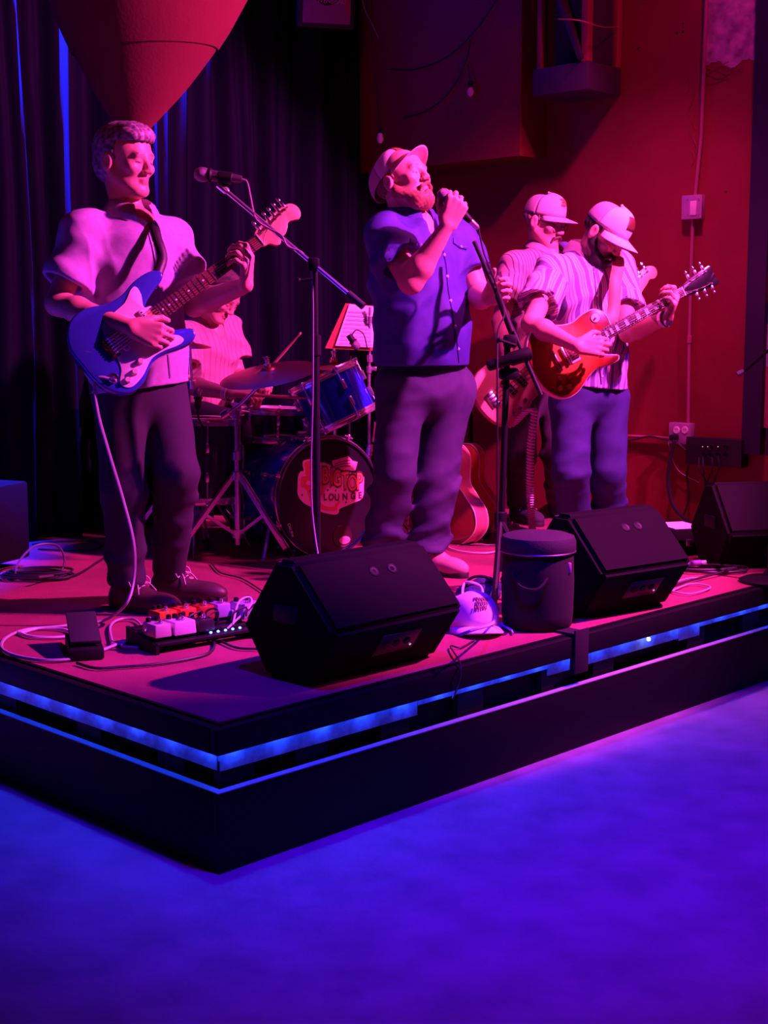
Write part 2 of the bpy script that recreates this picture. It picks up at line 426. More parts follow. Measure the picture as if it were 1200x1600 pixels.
spot('blue_curtain_lamp', st_(ucut + .55, dv - .24, 3.9), st_(ucut - .90, dv + .22, 2.7), (0.01, 0.02, 1.0), 15000, 62, 0.45, 0.012)
# ================================================================== figures: signed distance fields turned into one continuous surface
f32 = np.float32
def nv(v): return np.array(v, dtype=f32)
def unit(v):
    v = nv(v); return v / (np.linalg.norm(v) + 1e-9)
def basis(f, u):                                     # columns right, forward, up
    f = unit(f); u = nv(u); u = unit(u - f * np.dot(u, f)); r = np.cross(f, u); return np.array((r, f, u), dtype=f32)
def smin(a, b, k):
    h = np.maximum(k - np.abs(a - b), 0) / k; return np.minimum(a, b) - h * h * k * .25
class Fld:
    def __init__(s): s.ops = []; s.cuts = []; s.post = None
    def cap(s, a, b, ra, rb=None, k=.02, sq=None, sub=False, cut=None, open_=0):
        a, b = nv(a), nv(b); rb = ra if rb is None else rb; R = max(ra, rb)
        s.ops.append(('c', a, b, ra, rb, k, sq, sub, cut, open_, np.minimum(a, b) - R, np.maximum(a, b) + R)); return s
    def ell(s, c, B, rad, k=.02, sub=False):
        c = nv(c); r = nv(rad if hasattr(rad, '__len__') else (rad,) * 3); m = float(r.max()); B = np.eye(3, dtype=f32) if B is None else B
        s.ops.append(('e', c, B, r, None, k, None, sub, None, 0, c - m, c + m)); return s
    def ev(s, p):
        d = np.full(len(p), 9, f32); M = .09
        for op in s.ops:
            lo, hi = op[10] - M, op[11] + M
            idx = np.nonzero(((p > lo) & (p < hi)).all(1))[0]
            if not len(idx): continue
            q = p[idx]; k = op[5]
            if op[0] == 'c':
                a, b = op[1], op[2]; ab = b - a; L2 = float(ab @ ab) + 1e-9
                t0 = ((q - a) @ ab) / L2; t = np.clip(t0, 0, 1)
                e = q - a - t[:, None] * ab
                if op[6] is not None:                # flattened along a direction
                    ax, sc = op[6]; ax = unit(ax); e = e + (e @ ax)[:, None] * ax * (1 / sc - 1)
                e = np.sqrt((e * e).sum(1)) - (op[3] + (op[4] - op[3]) * t)
                if op[6] is not None: e = e * .8
                if op[8] is not None:
                    cp, cn = op[8]; pl = (q - nv(cp)) @ unit(cn)
                    if op[9]:                        # hollow the open end
                        e = np.maximum(e, -np.maximum(e + .009, -(pl + op[9])))
                    e = np.maximum(e, pl)
            else:
                x = (q - op[1]) @ op[2].T; r = op[3]
                k0 = np.sqrt(((x / r) ** 2).sum(1)); k1 = np.sqrt(((x / (r * r)) ** 2).sum(1)) + 1e-9
                e = k0 * (k0 - 1) / k1
            if op[7]: d[idx] = -smin(-d[idx], e, k)
            else: d[idx] = smin(d[idx], e, k)
        if s.post is not None: d = s.post(p, d)
        for (cp, cn) in s.cuts: d = np.maximum(d, (p - nv(cp)) @ unit(cn))
        return d
    def bounds(s):
        u = [o for o in s.ops if not o[7]]
        return np.min([o[10] for o in u], 0) - .03, np.max([o[11] for o in u], 0) + .03
E_ = [((0,0,0),(1,0,0)),((0,1,0),(1,1,0)),((0,0,1),(1,0,1)),((0,1,1),(1,1,1)),((0,0,0),(0,1,0)),((1,0,0),(1,1,0)),((0,0,1),(0,1,1)),((1,0,1),(1,1,1)),((0,0,0),(0,0,1)),((1,0,0),(1,0,1)),((0,1,0),(0,1,1)),((1,1,0),(1,1,1))]
def mesh_sdf(ev, lo, hi, h):
    lo, hi = nv(lo), nv(hi); B = 8
    nb = np.ceil((hi - lo) / (h * B)).astype(int) + 1; n = nb * B
    bi = np.stack(np.meshgrid(*[np.arange(k) for k in nb], indexing='ij'), -1).reshape(-1, 3)
    cen = (lo + (bi + .5) * (B * h)).astype(f32)
    dc = ev(cen); G = np.repeat(np.repeat(np.repeat(np.where(dc < 0, f32(-1), f32(1)).reshape(nb), B, 0), B, 1), B, 2)
    near = bi[np.abs(dc) < B * h * 1.25]
    off = np.stack(np.meshgrid(*[np.arange(B)] * 3, indexing='ij'), -1).reshape(-1, 3)
    for s0 in range(0, len(near), 3000):
        ii = (near[s0:s0 + 3000, None, :] * B + off[None]).reshape(-1, 3)
        G[ii[:, 0], ii[:, 1], ii[:, 2]] = ev((lo + ii * h).astype(f32))
    I = G < 0
    m = I[:-1, :-1, :-1].astype(np.int8)
    s = np.zeros(m.shape, np.int8)
    for a in (0, 1):
        for b in (0, 1):
            for c in (0, 1): s += I[a:I.shape[0] - 1 + a, b:I.shape[1] - 1 + b, c:I.shape[2] - 1 + c]
    act = np.argwhere((s > 0) & (s < 8))
    pos = np.zeros((len(act), 3), f32); cnt = np.zeros(len(act), f32)
    for c0, c1 in E_:
        v0 = G[tuple((act + c0).T)]; v1 = G[tuple((act + c1).T)]; x = (v0 < 0) != (v1 < 0)
        t = np.where(x, v0 / np.where(x, v0 - v1, 1), 0)[:, None]
        pos += np.where(x[:, None], nv(c0) + t * (nv(c1) - nv(c0)), 0); cnt += x
    pos = lo + (act + pos / cnt[:, None]) * h
    vid = np.full(m.shape, -1, np.int32); vid[tuple(act.T)] = np.arange(len(act))
    F = []
    for ax in range(3):
        o1, o2 = [(1, 2), (2, 0), (0, 1)][ax]
        sl0 = [slice(1, -1)] * 3; sl0[ax] = slice(0, -1); sl1 = list(sl0); sl1[ax] = slice(1, None)
        a, b = I[tuple(sl0)], I[tuple(sl1)]
        c = np.argwhere(a != b); base = c + 1; base[:, ax] -= 1
        ins = a[tuple(c.T)]
        def vv(d1, d2):
            q = base.copy(); q[:, o1] -= d1; q[:, o2] -= d2; return vid[tuple(q.T)]
        quad = np.stack([vv(1, 1), vv(0, 1), vv(0, 0), vv(1, 0)], 1)
        quad[~ins] = quad[~ins][:, ::-1]
        F.append(quad)
    F = np.concatenate(F); F = F[(F >= 0).all(1)]
    return pos.astype(f32), F
def sdf_obj(name, ev, lo, hi, h, m, parent, cols=None, sc=None, sub=1):
    P, F = mesh_sdf(ev, lo, hi, h)
    inv = np.array(wm(parent).inverted(), dtype=f32)
    Q = P @ inv[:3, :3].T + inv[:3, 3]
    me = bpy.data.meshes.new(name)
    me.vertices.add(len(Q)); me.vertices.foreach_set('co', Q.ravel())
    me.loops.add(len(F) * 4); me.loops.foreach_set('vertex_index', F.astype(np.int32).ravel())
    me.polygons.add(len(F)); me.polygons.foreach_set('loop_start', np.arange(0, len(F) * 4, 4, dtype=np.int32))
    me.polygons.foreach_set('use_smooth', np.ones(len(F), bool))
    me.update(calc_edges=True); me.validate()
    if cols is not None:
        at_ = me.color_attributes.new('tint', 'FLOAT_COLOR', 'POINT'); cc = np.ones((len(P), 4), f32); cc[:, :3] = cols(P); at_.data.foreach_set('color', cc.ravel())
    if sc is not None:
        at_ = me.attributes.new('sc', 'FLOAT', 'POINT'); at_.data.foreach_set('value', sc(P).astype(f32))
    me.materials.append(m)
    o = bpy.data.objects.new(name, me); C.objects.link(o); o.parent = parent
    return o
def wob(p, d1, d2, fr, seed):                        # soft cloth folds running across d1
    a = p @ unit(d1); b = p @ unit(d2); c = p @ unit(np.cross(d1, d2))
    return (np.sin(fr * a + 2.1 * np.sin(fr * .37 * b + seed) + 1.6 * np.sin(fr * .45 * c + seed * 2)) +
            .6 * np.sin(fr * 1.9 * a + 1.7 * np.sin(fr * .6 * b + 3 * seed) + 1.3 * seed)).astype(f32)
def rotv(v, ax, ang):
    ax = unit(ax); return v * math.cos(ang) + np.cross(ax, v) * math.sin(ang) + ax * np.dot(ax, v) * (1 - math.cos(ang))
def hand(F, w, f, n, side, curl=(35, 45, 30), th=(40, 20), sc=1.0, spread=0.0, per=None):
    w = nv(w); f = unit(f); n = nv(n); n = unit(n - f * np.dot(n, f)); s = np.cross(f, n) * side
    kn = [(.094, .033), (.098, .011), (.092, -.012), (.082, -.033)]
    ln = [(.043, .027, .021), (.047, .030, .022), (.043, .028, .021), (.034, .021, .019)]
    rr = [.0098, .0102, .0097, .0085]
    for i in range(4):
        K = w + f * kn[i][0] * sc + s * kn[i][1] * sc
        F.cap(w + s * kn[i][1] * .55 * sc + f * .01, K, .0165 * sc, .0125 * sc, k=.012)
        c = per[i] if per else curl; d = rotv(f, n, 0); ang = 0; p = K
        d0 = unit(f + s * spread * (1.5 - i) * .3); ax = np.cross(d0, n)
        for j in range(3):
            ang = c[j]; d0 = rotv(d0, ax, math.radians(ang)); q = p + d0 * ln[i][j] * sc
            F.cap(p, q, rr[i] * sc * (1 - .08 * j), rr[i] * sc * (.92 - .08 * j), k=.004); p = q
    T = w + f * .022 * sc + s * .026 * sc + n * .006; d = unit(f * .75 + s * .62 + n * .35)
    q = T + d * .046 * sc; F.cap(T, q, .0175 * sc, .0125 * sc, k=.012)
    ax = np.cross(d, unit(n * .6 - s * .8))
    for j, L in enumerate((.034, .028)):
        d = rotv(d, ax, math.radians(th[j])); p = q; q = p + d * L * sc; F.cap(p, q, .0118 * sc * (1 - .08 * j), .0105 * sc * (1 - .1 * j), k=.005)

def head_field(F, c, B, s=1.0, jaw=1.0, closed=True, nose=1.0):     # c between the ears at eye level ; B rows right, forward, up
    c = nv(c)
    def L(x, y, z): return c + (nv((x, y, z)) * s) @ B
    def E(x, y, z, r, k=.02, sub=False): F.ell(L(x, y, z), B, nv(r) * s, k * s, sub)
    def K(a, b, ra, rb, k=.02, sub=False): F.cap(L(*a), L(*b), ra * s, rb * s, k * s, sub=sub)
    E(0, -.018, .038, (.076, .098, .085)); E(0, .02, .03, (.068, .07, .075), .03)
    E(0, .030, -.038, (.057 * jaw, .058, .075), .03)
    for q in (-1, 1):
        K((q * .056 * jaw, -.005, -.045), (q * .022, .066, -.098), .022, .018, .03)
        E(q * .043, .066, -.022, (.024, .022, .02), .02)
    E(0, .076, -.098, (.022, .018, .017), .02)
    K((-.036, .083, .020), (.036, .083, .020), .012, .012, .018)
    for q in (-1, 1): E(q * .032, .103, -.001, (.017, .017, .0115), .012, True)
    for q in (-1, 1): E(q * .032, .078, -.001, (.0135, .0145, .0125), .006)
    K((0, .090, .012), (0, .110 * nose, -.030), .0075, .0115, .012)
    for q in (-1, 1): E(q * .0125, .101, -.035, (.0085, .011, .008), .008)
    E(0, .087, -.060, (.021, .0125, .0055), .008); E(0, .086, -.071, (.018, .0120, .006), .008)
    K((-.015, .1035, -.0655), (.015, .1035, -.0655), .0020, .0020, .003, True)
    for q in (-1, 1):
        E(q * .083, -.010, -.008, (.013, .021, .034), .006)
        E(q * .096, -.004, -.006, (.008, .011, .020), .005, True)
    return L
def local(P, c, B, s): return ((P - nv(c)) @ B.T) / s
def head_tint(base, c, B, s, brow=(.05, .03, .02), lip=(.50, .22, .17), stub=None, stub_a=.0):
    base, brow, lip = nv(base), nv(brow), nv(lip)
    def fn(P):
        out = np.tile(base, (len(P), 1)); x = local(P, c, B, s)
        ax = np.abs(x[:, 0])
        def mix(mask, col, a=1.0):
            out[mask] = out[mask] * (1 - a) + nv(col) * a
        if stub is not None: mix((x[:, 1] > -.02) & (x[:, 2] < -.045 + .02 * np.abs(ax - .03) / .03) & (x[:, 2] > -.14) & (ax < .085), stub, stub_a)
        f_ = x[:, 1] > .06
        mix(f_ & (np.abs(ax - .031) < .018) & (np.abs(x[:, 2] - (.025 - 5 * (ax - .03) ** 2)) < .0042) & (x[:, 1] > .072), brow, .65)
        mix(f_ & (np.abs(ax - .032) < .014) & (np.abs(x[:, 2] + .005 + 6 * (ax - .032) ** 2 * -1) < .0022), (.03, .015, .01), .9)
        mix((x[:, 1] > .083) & (ax < .024) & (np.abs(x[:, 2] + .0655) < .0095 - 6 * ax * ax * .9), lip, .8)
        return out
    return fn
skin_mat = attr_mat('living skin', 'tint', 0.48, bump=(220, 0.15, 0.001))
skin_mat.node_tree.nodes['Principled BSDF'].inputs['Subsurface Weight'].default_value = 0.0
denim = mat('dark blue denim', (0.030, 0.035, 0.075), 0.85, noise=(9, (0.065, 0.075, 0.15), 8), bump=(350, 0.4, 0.0015))
HR = .0052

def body(par, J, cols, hsc=1.0, bulk=1.0, hands=(), jaw=1.0, nose=1.0, neck_r=.056):
    """J: joints in metres, keys neck head shR shL elR elL wrR wrL hip hipR hipL knR knL anR anL ; B head basis"""
    F = Fld(); g = {k: nv(v) for k, v in J.items() if k != 'B'}; B = J['B']; rt = unit(g['shR'] - g['shL'])
    up = unit(g['neck'] - g['hip']); fw = np.cross(up, rt)
    ch = g['hip'] + (g['neck'] - g['hip']) * .68
    F.cap(g['hip'], ch, .115 * bulk, .125 * bulk, k=.04, sq=(fw, .75)); F.cap(g['shR'], g['shL'], .045, .045, k=.05)
    F.cap(g['neck'] - up * .03, g['shR'], .045, .04, k=.04); F.cap(g['neck'] - up * .03, g['shL'], .045, .04, k=.04)
    F.cap(g['neck'] - up * .03, g['head'] + nv((0, -.03, -.05)) @ B, neck_r, neck_r * .93, k=.03)
    F.ell(g['neck'] - up * .065 + fw * .062, np.array((rt, fw, up), dtype=f32), (.07, .055, .085), k=.04)
    for sd in 'RL':
        sh, el, wr = g['sh' + sd], g['el' + sd], g['wr' + sd]
        F.cap(sh, el, .050 * bulk, .041 * bulk, k=.03)
        m_ = el + (wr - el) * .28; F.cap(el, m_, .040 * bulk, .043 * bulk, k=.02); F.cap(m_, wr, .043 * bulk, .0265, k=.02)
        hp, kn, an = g['hip' + sd], g['kn' + sd], g['an' + sd]
        F.cap(hp, kn, .07, .048, k=.03); F.cap(kn, an, .048, .035, k=.03)
        F.cap(an - nv((0, 0, .02)), an + unit(nv(J['toe' + sd]) - an) * .09, .033, .026, k=.03)
    for h in hands: hand(F, *h[:4], **(h[4] if len(h) > 4 else {}))
    head_field(F, g['head'], B, hsc, jaw, nose=nose)
    lo, hi = F.bounds()
    return sdf_obj('body', F.ev, lo, hi, HR, skin_mat, par, cols=cols)

def shirt(par, J, m, width=.2, depth=.135, belly=.125, bw_=.17, hem=None, sleeve=.62, sl_r=(.075, .085), amp=.006, fr=42, seed=1.0, name='shirt', hem_r=(.185, .13), sc=False, vneck=.10, hemdir=(0, 0, -1)):
    g = {k: nv(v) for k, v in J.items() if k != 'B'}; rt = unit(g['shR'] - g['shL']); up = unit(g['neck'] - g['hip']); fw = np.cross(up, rt)
    T = Fld(); Bt = np.array((rt, fw, up), dtype=f32); L = float(np.linalg.norm(g['neck'] - g['hip']))
    T.ell(g['hip'] + up * L * .66 + fw * .01, Bt, (width * .92, depth, L * .40), k=.06)
    T.ell(g['hip'] + up * L * .28 + fw * .02, Bt, (bw_, belly, L * .36), k=.08)
    hm = nv(hem) if hem is not None else g['hip'] - up * .08
    T.cap(g['hip'] + up * .06 + fw * .01, hm - up * .06, hem_r[0], hem_r[0] * 1.02, k=.06, sq=(fw, hem_r[1] / hem_r[0]))
    for sd in 'RL':
        T.cap(g['neck'] - up * .045, g['sh' + sd], .058, .056, k=.05)
        sh, el = g['sh' + sd], g['el' + sd]; d = unit(el - sh); e = sh + (el - sh) * sleeve
        T.cap(sh, e + d * .05, sl_r[0], sl_r[1] * 1.05, k=.045, cut=(e, d), open_=.03)
    T.cap(g['neck'] - up * .01, g['neck'] + up * .10 + fw * .05, .060, .064, k=.01, sub=True)
    T.cap(g['neck'] + up * .0 + fw * .10, g['neck'] - up * vneck + fw * .17, .042, .006, k=.008, sub=True)
    hd = unit(hemdir)
    def post(p, d):
        near = np.abs(d) < .05
        idx = np.nonzero(near)[0]
        if len(idx):
            q = p[idx]
            a1 = unit(up + rt * .5); a2 = unit(up - rt * .6)
            def ridge(d1, d2, f_, sd_):
                x = q @ unit(d1); y = q @ unit(d2); z = q @ unit(np.cross(d1, d2))
                ph = f_ * x + 2.0 * np.sin(4.0 * y + sd_) + 1.7 * np.sin(5.5 * z + 2 * sd_)
                r_ = (.5 + .5 * np.cos(ph)) ** 1.6; m_ = np.clip(.25 + .9 * np.sin(7 * y + 3 * sd_ + 2.2 * z * 3) * np.sin(6 * x + sd_), 0, 1)
                return r_ * m_
            fz = -amp * 1.5 * (ridge(a1, fw, fr * 1.5, seed) + ridge(a2, fw, fr * 1.3, seed * 2.3) + .6 * ridge(unit(rt + up * .3), up, fr * 1.2, seed + 4))
            fz += amp * .35 * (wob(q, a1, fw, fr * .35, seed) + wob(q, rt, up, fr * .4, seed + 1))
            for sd in 'RL':                      # pulled folds that fan out from the armpit and across the sleeve
                sh, el = g['sh' + sd], g['el' + sd]; ax = unit(el - sh); pit = sh + ax * .11 - up * .02
                w_ = np.exp(-(np.linalg.norm(q - pit, axis=1) / .12) ** 2); v_ = q - pit
                fz -= amp * 1.5 * w_ * (1 - np.abs(np.sin(.5 * (60 * (v_ @ unit(ax + up * .8)) + 1.5 * np.sin(22 * (v_ @ rt) + seed))))) ** 1.6
            d[idx] += fz
        return d
    T.post = post; T.cuts = [(hm, hd)]
    lo, hi = T.bounds()
    scf = None
    if sc:
        def scf(P):
            base = (P - g['neck']) @ rt
            out = base.copy()
            for sd in 'RL':
                sh, el = g['sh' + sd], g['el' + sd]; ab = el - sh; t = ((P - sh) @ ab) / float(ab @ ab)
                ds = np.linalg.norm(P - sh - np.clip(t, 0, 1)[:, None] * ab, axis=1)
                ax = unit(np.cross(ab, fw)); lat = (P - sh) @ ax
                tor = np.abs(base) < width * .95
                mk = (t > .22) & (ds < .12) & (~tor | (t > .5)) & (ds < .105)
                out[mk] = lat[mk] + .5
            return out
    return sdf_obj(name, T.ev, lo, hi, HR, m, par, sc=scf)

def trousers(par, J, m, amp=.006, seed=1.0, rad=(.098, .075, .062), hip_r=(.17, .115), top=None, name='trousers', hemr=None):
    g = {k: nv(v) for k, v in J.items() if k != 'B'}; rt = unit(g['hipR'] - g['hipL']); up = nv((0, 0, 1)); fw = np.cross(up, rt)
    T = Fld(); hp = g['hip']
    T.cap(hp + up * .10, hp - up * .02, hip_r[0] * .94, hip_r[0], k=.05, sq=(fw, hip_r[1] / hip_r[0]))
    for sd in 'RL':
        h, k_, a = g['hip' + sd], g['kn' + sd], g['an' + sd]; d = unit(a - k_)
        T.cap(h, k_, rad[0], rad[1], k=.03)
        T.cap(k_, a + d * .06, rad[1], hemr or rad[2], k=.025, cut=(a - d * .022, d), open_=.02)
    def post(p, d):
        idx = np.nonzero(np.abs(d) < .045)[0]
        if len(idx):
            q = p[idx]; w_ = np.ones(len(q), f32) * .45
            for sd in 'RL':
                k_, a = g['kn' + sd], g['an' + sd]
                w_ += 1.0 * np.exp(-((q[:, 2] - k_[2] + .04) / .09) ** 2) * .6 + 1.1 * np.exp(-((q[:, 2] - a[2] - .05) / .08) ** 2) * .6
            x = q @ unit(up + rt * .3); ph = 62 * x + 2.2 * np.sin(9 * (q @ fw) + seed) + 1.8 * np.sin(11 * (q @ rt) + 2 * seed)
            ph2 = 50 * (q @ unit(up - rt * .7)) + 2 * np.sin(8 * (q @ fw) + 2 * seed)
            d[idx] += -amp * 1.25 * np.clip(w_ - .1, 0, 1.3) * ((.5 + .5 * np.cos(ph)) ** 1.7 + .7 * (.5 + .5 * np.cos(ph2)) ** 2) * (.5 + .5 * np.sin(13 * (q @ fw) + 9 * (q @ rt) + 7 * q[:, 2])) + amp * .3 * wob(q, up, fw, 16, seed)
        return d
    T.post = post
    if top is not None: T.cuts = [(top, (0, 0, 1))]
    lo, hi = T.bounds()
    return sdf_obj(name, T.ev, lo, hi, HR, m, par)

def shoe(par, an, toe, m, sole, z=SZ, L=.29, lace=None, name='shoe'):
    an, toe = nv(an), nv(toe); f = toe - an; f[2] = 0; f = unit(f); r = np.cross(f, (0, 0, 1)); B = np.array((r, f, (0, 0, 1)), dtype=f32)
    h = nv((an[0], an[1], z)) - f * .055
    T = Fld(); P = lambda y, z_, x=0: h + f * y + nv((0, 0, z_)) + r * x
    T.cap(P(.03, .045), P(.10, .055), .042, .045, k=.03, sq=(r, .85)); T.cap(P(.05, .09), P(.055, .125), .047, .046, k=.03)
    T.ell(P(.20, .035), B, (.049, .095, .042), k=.04); T.ell(P(.08, .035), B, (.041, .09, .05), k=.04)
    T.cuts = [(P(0, .012), (0, 0, -1))]
    lo, hi = T.bounds(); o = sdf_obj(name, T.ev, lo, hi, .0045, m, par)
    out = []
    for i in range(28):
        a = 2 * math.pi * i / 28; y = .135 + .158 * math.sin(a); wd = .046 * (1 + .10 * math.sin(a * 1)) * (abs(math.cos(a)) ** .7) * (1 if math.cos(a) >= 0 else -1)
        out.append((y, wd))
    q = MB().plate(out, Vector(h) + V((0, 0, .024)), V(f), V(-r) if True else V(r), .024, .004)
    s_ = q.build('sole', sole, o)
    if lace:
        q = MB()
        for j in range(4):
            y = .105 + j * .022; q.tube([P(y, .098 - j * .012, -.028), P(y + .008, .108 - j * .013, 0), P(y + .004, .098 - j * .012, .028)], .0028, 5)
        for sx in (-1, 1):
            q.tube(crv([P(.10, .108), P(.09, .125, sx * .03), P(.11, .115, sx * .055), P(.12, .095, sx * .05), P(.11, .105, 0)], 5), .0024, 5)
            q.tube(crv([P(.10, .108), P(.13, .10, sx * .03), P(.15, .07, sx * .05)], 5), .0024, 5)
        q.build('lace', lace, o)
    return o

def collar(par, J, m, h=.038, drop=.05, open_=.35, name='collar', r=.066, tilt=.35, sc=None):
    g = {k: nv(v) for k, v in J.items() if k != 'B'}; rt = unit(g['shR'] - g['shL']); up = unit(g['neck'] - g['hip']); fw = np.cross(up, rt)
    up2 = unit(up - fw * 0.15 + fw * 0); c0 = g['neck'] + up * .026 + fw * .006
    q = MB()
    def fn(i, j):
        a = (open_ + (2 * math.pi - 2 * open_) * i)           # angle from the front
        rad = rt * math.sin(a) + fw * math.cos(a)
        front = max(0, math.cos(a)); lift = h * (1 - .35 * front) 
        base = c0 + rad * r * (1 + .05 * front) - up * (tilt * .075 * (math.cos(a) * .5 + .5)) + up * .012
        if j <= .4: t = j / .4; pnt = base + up * lift * t - rad * .004 * t
        else:
            t = (j - .4) / .6; e = max(0, 1 - min(i, 1 - i) / .09); dr = drop * (1 + .55 * e)
            pnt = base + up * (lift - dr * t) + rad * (.004 + .026 * t + .012 * t * (1 - front)) + (fw * .012 - unit(np.array(rt) * math.sin(a)) * .004) * e * t
        return Vector(pnt)
    q.grid(fn, 44, 10)
    o = q.build(name, m, par); so = o.modifiers.new('thick', 'SOLIDIFY'); so.thickness = .003
    if sc: 
        at_ = o.data.attributes.new('sc', 'FLOAT', 'POINT'); at_.data.foreach_set('value', np.array([v.co.x + v.co.z * .3 for v in o.data.vertices], dtype=f32))
    return o

def cap_hat(par, c, B, s, crown_m, mesh_m, brim_m, patch=None, tilt=0, back=0.0, name='cap', bend=.35, blen=.075):
    """trucker cap: crown with a foam front panel and a mesh back, curved brim, patch with lettering"""
    c = nv(c); a = math.radians(tilt); Bt = B.copy(); Bt[1] = rotv(B[1], B[0], a); Bt[2] = rotv(B[2], B[0], a)
    def L(x, y, z): return Vector(c + (nv((x, y - back, z)) * s) @ Bt)
    def crown(i, j, grow=0.0):
        th = 2 * math.pi * i; ph = (math.pi / 2) * j
        fr = max(0, math.sin(th))                    # front
        zz = .030 + (.092 + .016 * fr) * math.sin(ph) ** (1 - .25 * fr)
        rr = math.cos(ph) ** (.62 + .0 * fr)
        return L((.084 + grow) * rr * math.cos(th), -.012 + (.108 + grow) * rr * math.sin(th), zz)
    q = MB(); q.grid(lambda i, j: crown(.5 + .5 * i + (-.0), j), 26, 12); # back half
    back_ = q.build(name, mesh_m, par)
    so = back_.modifiers.new('t', 'SOLIDIFY'); so.thickness = .003
    q = MB(); q.grid(lambda i, j: crown(.0 + .5 * i, j, .0008), 26, 12)
    fp = q.build('front_panel', crown_m, back_); so = fp.modifiers.new('t', 'SOLIDIFY'); so.thickness = .003
    q = MB()
    def brim(i, j):
        th = math.pi * (.13 + .74 * i); t = j
        x = (.083 + .004 * t) * math.cos(th); y0 = -.012 + .107 * math.sin(th)
        y = y0 + blen * t * (math.sin(math.pi * i) ** .55)
        z = .031 - .012 * t - bend * (x / .085) ** 2 * .05 * (.35 + .65 * t)
        return L(x, y, z)
    q.grid(brim, 30, 8)
    br = q.build('brim', brim_m, back_); so = br.modifiers.new('t', 'SOLIDIFY'); so.thickness = .004
    q = MB(); q.ell(crown(.25, 1) - Vector(Bt[2]) * .004, .006 * s, n=8, m=5); q.build('button', crown_m, back_)
    if patch and patch[0]:
        pm, tm = patch; q = MB()
        q.grid(lambda i, j: crown(.19 + .12 * i, .20 + .42 * j, .003), 8, 6)
        pb = q.build('patch', pm, back_); so = pb.modifiers.new('t', 'SOLIDIFY'); so.thickness = .002
    if patch and patch[1]:
        pm, tm = patch
        if tm:
            q = MB()
            rg = random.Random(4)
            for r_ in range(3):
                i0 = .205 + .012 * (r_ % 2)
                while i0 < .285 + .01 * r_ % 2:
                    w_ = rg.choice((.008, .012, .016)); h0 = .27 + .105 * r_ + rg.uniform(-.01, .01); q.grid(lambda i, j: crown(i0 + w_ * i, h0 + .085 * j, .0045), 1, 1); i0 += w_ + .0035
            q.build('patch_lettering', tm, back_)
    return back_
def beard(par, c, B, s, col, jaw=1.0, full=1.0, name='beard', mous=True, only_mous=False):
    c = nv(c); F = Fld()
    def L(x, y, z): return c + (nv((x, y, z)) * s) @ B
    if not only_mous:
        for q in (-1, 1):
            F.cap(L(q * .070, .0, -.010), L(q * .060 * jaw, .008, -.050), .011 * s, .018 * s, k=.02)
            F.cap(L(q * .060 * jaw, .008, -.050), L(q * .030, .068, -.096), .022 * s, .024 * s, k=.02)
        F.ell(L(0, .076, -.105), B, nv((.034, .026, .024)) * s * full, k=.02)
        F.cap(L(-.03, .05, -.11), L(.03, .05, -.11), .026 * s, .026 * s, k=.02)
        F.ell(L(0, .098, -.085), B, nv((.016, .008, .012)) * s, k=.01)
    if mous:
        for q in (-1, 1):
            F.cap(L(q * .004, .105, -.052), L(q * .026, .094, -.062), .0065 * s, .007 * s, k=.006)
            F.cap(L(q * .026, .094, -.062), L(q * .032, .084, -.086), .007 * s, .006 * s, k=.006)
    def post(p, d):
        x = local(p, c, B, s)
        return d + (.0010 * np.sin(x[:, 0] * 330 + 3 * np.sin(x[:, 2] * 70)) * np.sin(x[:, 2] * 260 + x[:, 1] * 200)).astype(f32)
    F.post = post; lo, hi = F.bounds()
    return sdf_obj(name, F.ev, lo, hi, .0042, mat(name + ' hair %.2f' % col[0], col, .8, noise=(90, tuple(x * .5 for x in col), 6)), par)
def hair(par, c, B, s, col, top=1.0, name='hair', under_cap=False, light=None):
    c = nv(c); F = Fld()
    def L(x, y, z): return c + (nv((x, y, z)) * s) @ B
    if not under_cap:
        F.ell(L(0, -.022, .050), B, nv((.085, .106, .088)) * s, k=.02); F.ell(L(0, .045, .088), B, nv((.062, .052, .040)) * s * top, k=.03)
        F.ell(L(0, -.05, -.01), B, nv((.075, .072, .07)) * s, k=.03)
        F.cap(L(-.035, .076, .086), L(.045, .080, .080), .011 * s, .010 * s, k=.025)
    else:
        F.ell(L(0, -.035, .01), B, nv((.082, .085, .055)) * s, k=.02)
    for q in (-1, 1): F.cap(L(q * .076, .012, .03), L(q * .077, .014, -.012), .010 * s, .006 * s, k=.01)
    def post(p, d):
        x = local(p, c, B, s)
        face = np.minimum.reduce([x[:, 1] - .035 + .25 * (np.abs(x[:, 0])), .068 - x[:, 2], np.full(len(x), 9, f32)])
        d = np.maximum(d, face * s)
        side = np.minimum(x[:, 1] - .022, .055 - x[:, 2]); d = np.maximum(d, side * s)
        ear = .03 - np.sqrt((x[:, 1] + .005) ** 2 + (x[:, 2] + .018) ** 2); ear = np.where(np.abs(x[:, 0]) > .062, ear, -9); d = np.maximum(d, ear * s)
        return d + (.0016 * np.sin(x[:, 0] * 260 + 2.5 * np.sin(x[:, 1] * 26 + 1) + 1.5 * np.sin(x[:, 2] * 40) + x[:, 1] * 90) + .0011 * np.sin(x[:, 0] * 520 + x[:, 1] * 120 + 3 * np.sin(x[:, 2] * 50))).astype(f32)
    F.post = post; lo, hi = F.bounds()
    return sdf_obj(name, F.ev, lo, hi, .0042, mat(name + ' strands %.2f %.2f' % (col[0], col[1]), col, .5, noise=(60, light or tuple(x * 2.2 for x in col), 7)), par)
